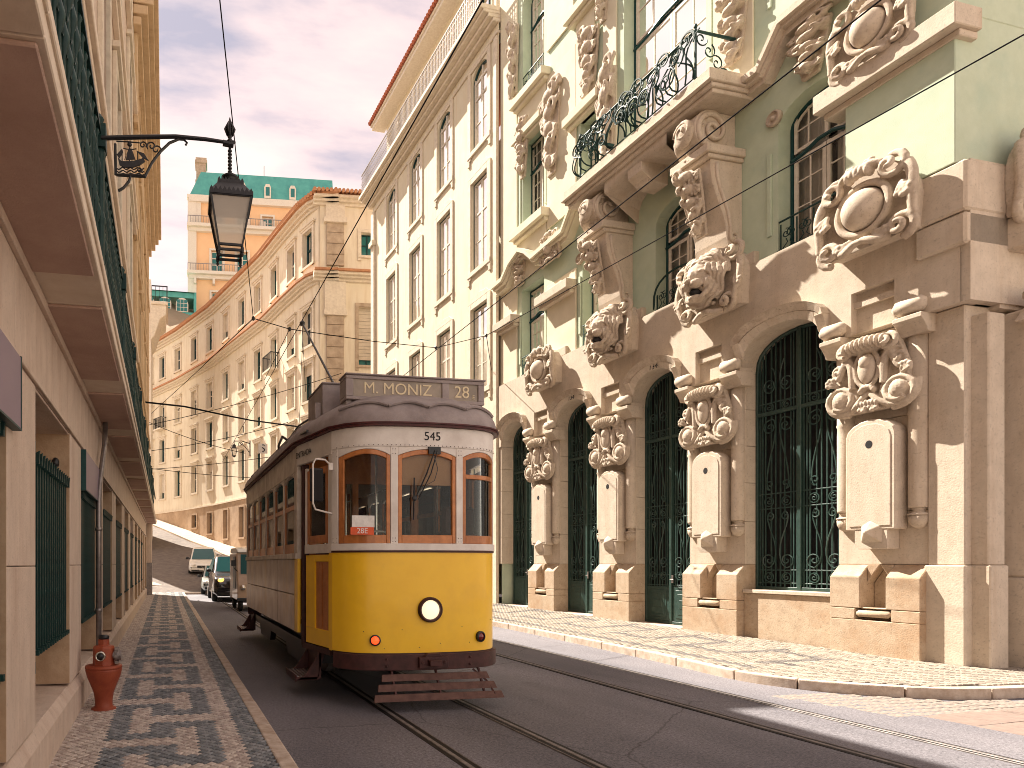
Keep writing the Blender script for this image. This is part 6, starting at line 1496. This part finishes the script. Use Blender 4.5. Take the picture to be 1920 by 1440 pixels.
# underframe
m = MB(); m.box(-.95, .95, .5, LEN - .5, .46, .60); m.box(-.8, .8, 1.7, 6.3, .14, .46); m.box(-.72, .72, .6, 1.5, .28, .46); m.box(-.72, .72, 6.6, 7.5, .28, .46)
for s in (-1, 1): m.box(s * 1.0 - .04, s * 1.0 + .04, 1.6, 6.5, .30, .44); m.prism([(2.0, .1), (3.1, .1), (3.3, .36), (1.8, .36)], s * .96 - .05, s * .96 + .05, 'x'); m.prism([(4.8, .1), (5.9, .1), (6.1, .36), (4.6, .36)], s * .96 - .05, s * .96 + .05, 'x')
tp(m, 'underframe', 'black')
for y in (2.6, 5.35):
    for x in (-.51, .51): m = MB(); m.lathe([(.30, x - .05), (.36, x - .045), (.36, x + .045), (.30, x + .05)], (0, y, .24), 'x', 20); tp(m, 'wheel', 'rail')
# interior
m = MB(); m.box(-.95, .95, .35, LEN - .35, .70, .76); m.box(-1.14, 1.14, 1.4, LEN - 1.4, .70, .765); tp(m, 'floor', 'dark')
m = MB(); m.prism([(x * .97, y * .985 + .05) for x, y in outline(-.05)], 3.0, 3.015, 'z'); tp(m, 'ceiling', 'tramwhite')
for i in range(5):
    for s in (-1, 1):
        y = 2.0 + i * .95; m = MB(); m.box(s * .68 - .38, s * .68 + .38, y, y + .42, 1.10, 1.20); m.box(s * .68 - .38, s * .68 + .38, y + .38, y + .46, 1.15, 1.78); m.box(s * .68 - .3, s * .68 + .3, y + .1, y + .3, .76, 1.10); m.tube([(s * .68 - .36, y + .42, 1.76), (s * .68 - .30, y + .42, 1.86), (s * .68 + .30, y + .42, 1.86), (s * .68 + .36, y + .42, 1.76)], .02, 5); tp(m, 'seat', 'seat', bevel=.02)
m = MB()
for x, y in ((-.32, 2.2), (.32, 2.2), (-.32, 4.1), (.32, 4.1), (-.35, .75), (.62, 1.15), (-.32, 5.8), (.32, 5.8)): m.tube([(x, y, .76), (x, y, 3.0)], .016, 6)
for s in (-1, 1): m.tube([(s * .4, 1.5, 2.62), (s * .4, 6.5, 2.62)], .014, 5)
tp(m, 'grab_pole', 'chrome')
m = MB()
for y in (1.42, LEN - 1.46):
    for a, b_ in ((-1.14, -.95), (-.45, -.37), (.37, .45), (.95, 1.14)): m.box(a, b_, y, y + .05, .76, 2.7)
    m.box(-1.14, 1.14, y + .001, y + .049, 2.55, 3.0)
    for a, b_ in ((-.95, -.45), (.45, .95)): m.box(a, b_, y + .002, y + .048, .76, 1.62)
tp(m, 'bulkhead', 'wood')
m = MB(); m.box(-.75, .75, .26, .45, .76, 1.55); m.box(-.55, -.2, .25, .6, 1.2, 1.66); tp(m, 'driver_console', 'dark', bevel=.02)
m = MB(); m.tube([(-.42 + .19 * cos(a * pi / 10), .46 + .05 * sin(a * pi / 10), 1.79 + .09 * sin(a * pi / 10)) for a in range(21)], .014, 6); m.tube([(-.42, .46, 1.79), (-.42, .36, 1.6)], .02, 6); m.tube([(-.61, .46, 1.79), (-.23, .46, 1.79)], .01, 5); tp(m, 'steering_wheel', 'card')
m = MB(); m.box(-.86, -.60, .075, .08, 1.90, 2.03); m.box(-.23 - .24, -.36 + .0, .06, .065, 1.97, 2.07); cd = tp(m, 'window_card', 'card')
m = MB(); m.box(-.88, -.61, .062, .068, 1.815, 1.90); tp(m, 'route_card', 'orangered', cd); text('28E', .085, M['card'], cd, (-.745, .060, 1.857), (pi / 2, 0, 0), ext=.001)
m = MB(); m.box(.46, .9, .6, .9, 1.1, 1.9); m.box(.46, .9, .62, .7, 1.1, 2.2); tp(m, 'driver_seat', 'seat', bevel=.05)
m = MB(); m.box(-.31, .33, .06, .065, 2.38, 2.74); tp(m, 'sun_blind', mat('tan sun blind', (.66, .38, .20), (.58, .31, .16), 4, .8, .1, 30))
m = MB()
# mirror, wiper
m = MB(); m.tube([(-1.02, .38, 2.62), (-1.10, .34, 2.68), (-1.22, .30, 2.68), (-1.25, .30, 2.62), (-1.25, .30, 2.18), (-1.22, .31, 2.11), (-1.01, .38, 2.07)], .011, 7); m.box(-1.05, -1.0, .36, .40, 2.57, 2.65); mb_ = tp(m, 'mirror_bracket', 'tramwhite')
m = MB(); m.box(-1.28, -1.12, .315, .36, 2.20, 2.58); tp(m, 'mirror', 'black', mb_, bevel=.025, seg=3)
m = MB(); m.prism([(-1.265, 2.22), (-1.135, 2.22), (-1.135, 2.56), (-1.265, 2.56)], .309, .313); tp(m, 'mirror_glass', 'groove', mb_)
m = MB(); m.box(.0, .14, -.03, .0, 2.72, 2.80); m.tube([(.07, -.03, 2.76), (-.03, -.035, 2.5), (-.16, -.03, 2.22)], .008, 5); m.tube([(.10, -.03, 2.76), (.02, -.035, 2.5), (-.13, -.03, 2.20)], .007, 5); m.tube([(-.17, -.02, 2.45), (-.18, -.022, 1.98)], .009, 5); m.ell((-.17, -.03, 2.22), (.03, .015, .03)); m.tube([(.06, -.03, 2.7), (.10, -.04, 2.55), (.06, -.04, 2.42), (-.05, -.035, 2.36)], .004, 4); tp(m, 'wiper', 'black')

# ------------------------------------------------------------------ vehicles
def car(name, label, loc, rot, L_, w, h, paint, hood, suv, group='cars queuing behind the tram', lamp='card'):
    t = thing(name, label, 'car', loc, rot, group); hw = w / 2; b0 = .22; bl_ = h * (.60 if suv else .56)
    st = [(0, .80, .42, bl_ * .62, 0), (.10, .94, b0 + .05, bl_ * .82, 0), (.45, 1, b0, bl_ * .92, 0), (hood, 1, b0, bl_ * 1.02, 0), (hood + .05, 1, b0, bl_ * 1.03, .02),
          (hood + (.75 if suv else .95), 1, b0, bl_ * 1.04, .95), (L_ * .60, 1, b0, bl_ * 1.05, 1.0), (L_ - (.55 if suv else 1.0), 1, b0, bl_ * 1.06, .93), (L_ - (.12 if suv else .35), .98, b0, bl_ * 1.04, .04), (L_ - .04, .9, b0 + .1, bl_ * .95, 0), (L_, .84, .45, bl_ * .8, 0)]
    m = MB(); vs = []; hwt = hw * .74
    for y, k, zb_, zl, c in st:
        zt_ = zl + (h - zl) * c; k2 = hw * k
        ht = k2 * .86 + (hwt - k2 * .86) * c
        vs += [(k2 * .86, y, zb_), (k2, y, zb_ + .14), (k2 * 1.0, y, zb_ + (zl - zb_) * .6), (k2 * .95, y, zl), (ht, y, max(zt_ - .03, zl + .004)), (ht * .80, y, zt_ + .01)]
        vs += [(-x, a, b_) for x, a, b_ in vs[-6:][::-1]]
    n = 12; m.add(vs, [(i * n + j, i * n + (j + 1) % n, (i + 1) * n + (j + 1) % n, (i + 1) * n + j) for i in range(len(st) - 1) for j in range(n)] + [tuple(range(n))[::-1], tuple(range((len(st) - 1) * n, len(st) * n))])
    bd_ = m.build('body', M[paint], t, True, bevel=.015)
    a, c = st[4], st[5]; zA = a[3] + .04; zB = c[3] + (h - c[3]) * c[4] - .06
    g = MB(); g.quad((-hw * .80, a[0] + .03, zA + .0), (hw * .80, a[0] + .03, zA + .0), (hwt * .88, c[0] - .06, zB + .03), (-hwt * .88, c[0] - .06, zB + .03)); gl = g.mesh('windscreen', M['carglass'])
    for v in gl.vertices: v.co.y -= .05; v.co.z += .02
    link('windscreen', gl, t)
    for s in (-1, 1):
        g = MB(); y1, y2, y3, y4 = hood + .45, hood + .95, L_ - (.75 if suv else 1.1), L_ - (.4 if suv else .6)
        g.quad((s * (hw * .965), y1, bl_ * 1.07), (s * (hw * .965), y4, bl_ * 1.09), (s * (hwt + .035), y3, h - .11), (s * (hwt + .035), y2, h - .11)); g.build('side_window', M['carglass'], t)
    for s in (-1, 1):
        for y in (.78, L_ - .78):
            g = MB(); r = .34 if suv else .31; x = s * (hw - .10); g.lathe([(r * .8, x - .11), (r, x - .09), (r, x + .09), (r * .8, x + .11)], (0, y, r), 'x', 18); wh = g.build('wheel', M['rubber'], t, True); g = MB(); x2 = s * (hw + .012); g.lathe([(r * .62, x2 - .01), (r * .62, x2), (.05, x2 + s * .012)], (0, y, r), 'x', 12); g.build('rim', M['steel'], wh)
        g = MB(); g.ell((s * hw * .70, .12, bl_ * .76), (.20, .10, .10), (0, s * .35, s * .5)); g.build('headlight', M[lamp], t, True)
        g = MB(); g.ell((s * (hw + .10), hood + .42, bl_ * 1.12), (.11, .07, .08)); g.box(s * hw * .93 - .05, s * hw * .93 + .05, hood + .40, hood + .44, bl_ * 1.06, bl_ * 1.12); g.build('wing_mirror', M['black'], t, True)
    g = MB(); g.box(-hw * .42, hw * .42, -.015, .05, bl_ * .60, bl_ * .76); g.build('grille', M['black'], t, bevel=.02)
    g = MB(); g.tube([(.11 * cos(a_ * pi / 6), -.02, bl_ * .68 + .06 * sin(a_ * pi / 6)) for a_ in range(13)], .012, 4); g.build('badge', M['chrome'], t)
    g = MB(); g.box(-hw * .8, hw * .8, -.03, .08, .30, .40); g.box(-.26, .26, -.04, -.03, .38, .49); g.build('front_bumper', M['black'], t, bevel=.02)
    g = MB(); g.box(-.26, .26, -.048, -.041, .38, .49); g.build('number_plate', M['card'], t)
    return t
car('parked_car', 'black sport utility car with a lit amber headlamp behind the tram', (2.90, 26.6, -.12), 0, 4.2, 1.88, 1.95, 'blackcar', 1.0, True, lamp='amber')
c_ = car('parked_car', 'silver saloon half hidden behind the black car', (2.62, 32.0, -.10), -.05, 4.3, 1.72, 1.5, 'silvercar', 1.15, False)
c_ = car('parked_car', 'white car with mirrors out, last and highest in the queue', (2.25, 38.6, .70), -.06, 4.2, 1.80, 1.55, 'whitecar', 1.1, False); c_.rotation_euler.x = .10
tk = thing('delivery_van', 'small beige van with a white roof directly behind the tram', 'van', (3.05, 21.3, -.12))
m = MB(); m.prism([(0, .35), (0.02, .9), (.12, 1.22), (.32, 1.98), (2.6, 1.98), (2.6, .35)], -.68, .68, 'x'); m.build('body', M['tuk'], tk, bevel=.05, seg=3)
m = MB(); m.prism([(.22, 1.99), (.32, 2.10), (.8, 2.17), (2.5, 2.17), (2.62, 2.06), (2.62, 1.99)], -.66, .66, 'x'); m.build('roof', M['whitecar'], tk, bevel=.04, seg=2)
m = MB(); m.quad((-.56, .105, 1.26), (.56, .105, 1.26), (.54, .275, 1.92), (-.54, .275, 1.92)); m.build('windscreen', M['carglass'], tk)
m = MB(); m.prism([(.5, .75), (.42, 1.25), (.55, 1.85), (1.3, 1.85), (1.3, .75)], -.70, -.685, 'x'); m.build('side_opening', M['black'], tk)
for x, y in ((-.56, .25), (.56, .25), (-.56, 2.1), (.56, 2.1)): m = MB(); m.lathe([(.20, x - .07), (.27, x - .05), (.27, x + .05), (.20, x + .07)], (0, y, .27), 'x', 16); m.build('wheel', M['rubber'], tk, True)
m = MB(); m.ell((-.5, -.02, .80), (.10, .06, .10)); m.ell((.5, -.02, .80), (.10, .06, .10)); m.build('headlight', M['chrome'], tk, True)
m = MB(); m.tube([(-.6, .2, 1.3), (-.78, .12, 1.45), (-.80, .12, 1.6)], .015, 5); m.box(-.88, -.74, .10, .13, 1.52, 1.72); m.build('mirror', M['black'], tk)
m = MB(); m.box(-.70, .70, -.06, .02, .34, .46); m.build('bumper', M['black'], tk, bevel=.02)

# ------------------------------------------------------------------ overhead wires
def wire(label, pts, r=.010, name='overhead_wire', sag=0):
    m = MB(); P = []
    for a, b_ in zip(pts, pts[1:]):
        for i in range(9): t = i / 8; P.append((a[0] + (b_[0] - a[0]) * t, a[1] + (b_[1] - a[1]) * t, a[2] + (b_[2] - a[2]) * t - sag * 4 * t * (1 - t)))
    m.tube([p for i, p in enumerate(P) if i == 0 or Vector(p).length and (Vector(p) - Vector(P[i - 1])).length > 1e-4], r, 5); return tag(m.build(name, M['wire']), label, 'overhead wire', 'tram overhead wires')
wire('contact wire above the left tracks that the tram pole touches', [(2.89, -3, 6.72), (2.89, 33, 6.72)], .009)
wire('contact wire above the empty right tracks, crossing the upper balcony', [(6.32, -3, 6.56), (6.32, 31, 6.56)], .009)
P_ = pix(912, 17, py=629); Q_ = pix(1925, 6.5, py=62)
wire('lower wire in front of the arched doors, passing the corner cartouche', [P_, Q_], .009)
J = pix(475, 13, py=597); K2 = pix(543, 13.2, py=617); L2 = pix(817, 17, py=652); T_ = pix(700, 15, py=640)
wire('span wire hanging down from the sky past the lantern finial', [(-.87, -.14, 9.4), J], .008)
wire('span wire running right from the junction to the yellow building', [J, K2, T_, L2, P_, (10.3, 19, 7.7)], .009)
wire('span wire from the junction down left to the curved building', [J, pix(350, 24, py=715), pix(284, 31, py=775)], .011)
wire('thin vertical tie beside the trolley pole', [pix(566, 14, py=607), pix(573, 14.5, py=735)], .006)
wire('thin diagonal tie below the junction insulator', [K2, pix(496, 16, py=712)], .007)
wire('thick sagging cable leaving the left building above the far lamp', [pix(272, 24, py=754), pix(345, 26, py=762), pix(420, 28, py=778), pix(470, 30, py=788), pix(560, 28, py=800)], .035)
for i, (a, b_, c, d, lab) in enumerate(((278, 797, 640, 700, 'faint wire rising right across the curved facade'), (280, 792, 460, 850, 'faint wire falling right toward the far lamp'), (280, 880, 620, 838, 'upper of the level wires across the curved facade'), (280, 878, 610, 900, 'lower of the level wires across the curved facade'), (284, 845, 540, 792, 'wire between the level wires and the sagging cable'))):
    wire(lab, [pix(a, 27, py=b_), pix(c, 27, py=d)], .013, sag=.12)
m = MB()
for p in (J, K2, L2, P_): m.ell((p[0], p[1], p[2]), (.035, .035, .05), n=8, m=6)
tag(m.build('wire_insulator', M['black']), 'small black insulator clamps on the span wire between the buildings', 'insulator')
sp_ = pix(493, 22, py=841); s_ = thing('hanging_sign', 'small pale plate with a black letter S hanging on the wires behind the tram', 'sign', sp_)
m = MB(); m.box(-.16, .16, 0, .012, -.17, .17); m.build('plate', M['tramwhite'], s_, bevel=.01); m = MB(); m.tube([(-.1, .005, .17), (-.1, .005, .30)], .006, 4); m.tube([(.1, .005, .17), (.1, .005, .30)], .006, 4); m.build('hanger', M['black'], s_)
text('S', .36, M['letterdark'], s_, (0, -.003, 0), (pi / 2, 0, -TH))
fl = thing('street_lamp', 'small distant lantern on a scrolled bracket by the curved building', 'street lamp', pix(439, 40, py=845))
w = MB(); w.add([(-.16, -.16, .12), (.16, -.16, .12), (.16, .16, .12), (-.16, .16, .12), (-.09, -.09, -.32), (.09, -.09, -.32), (.09, .09, -.32), (-.09, .09, -.32)], [(0, 1, 5, 4), (1, 2, 6, 5), (2, 3, 7, 6), (3, 0, 4, 7)]); w.build('pane', M['lampglass'], fl)
w = MB(); 
for sx, sy in cs: w.tube([(sx * .165, sy * .165, .12), (sx * .095, sy * .095, -.34)], .018, 4)
w.lathe([(.20, .12), (.10, .30), (.13, .33), (.03, .42), (.02, .62)], n=8); w.lathe([(.03, -.42), (.12, -.34), (.12, -.30)], n=6); w.build('lantern_frame', M['black'], fl)
w = MB(); w.tube([(0, 0, .60), (.5, .2, .66), (1.05, .4, .55)], .03, 5); w.tube([(1.05, .4, .75), (1.05, .4, -.25)], .04, 5); w.tube([(.25 + x, .15, .42 + z) for x, z in spiral(.15, 0, .18, .03, 1.3, 0)], .025, 4); w.tube([(.3, .15, .55), (.7, .3, .35), (1.0, .4, .0)], .025, 5); w.build('arm', M['black'], fl)
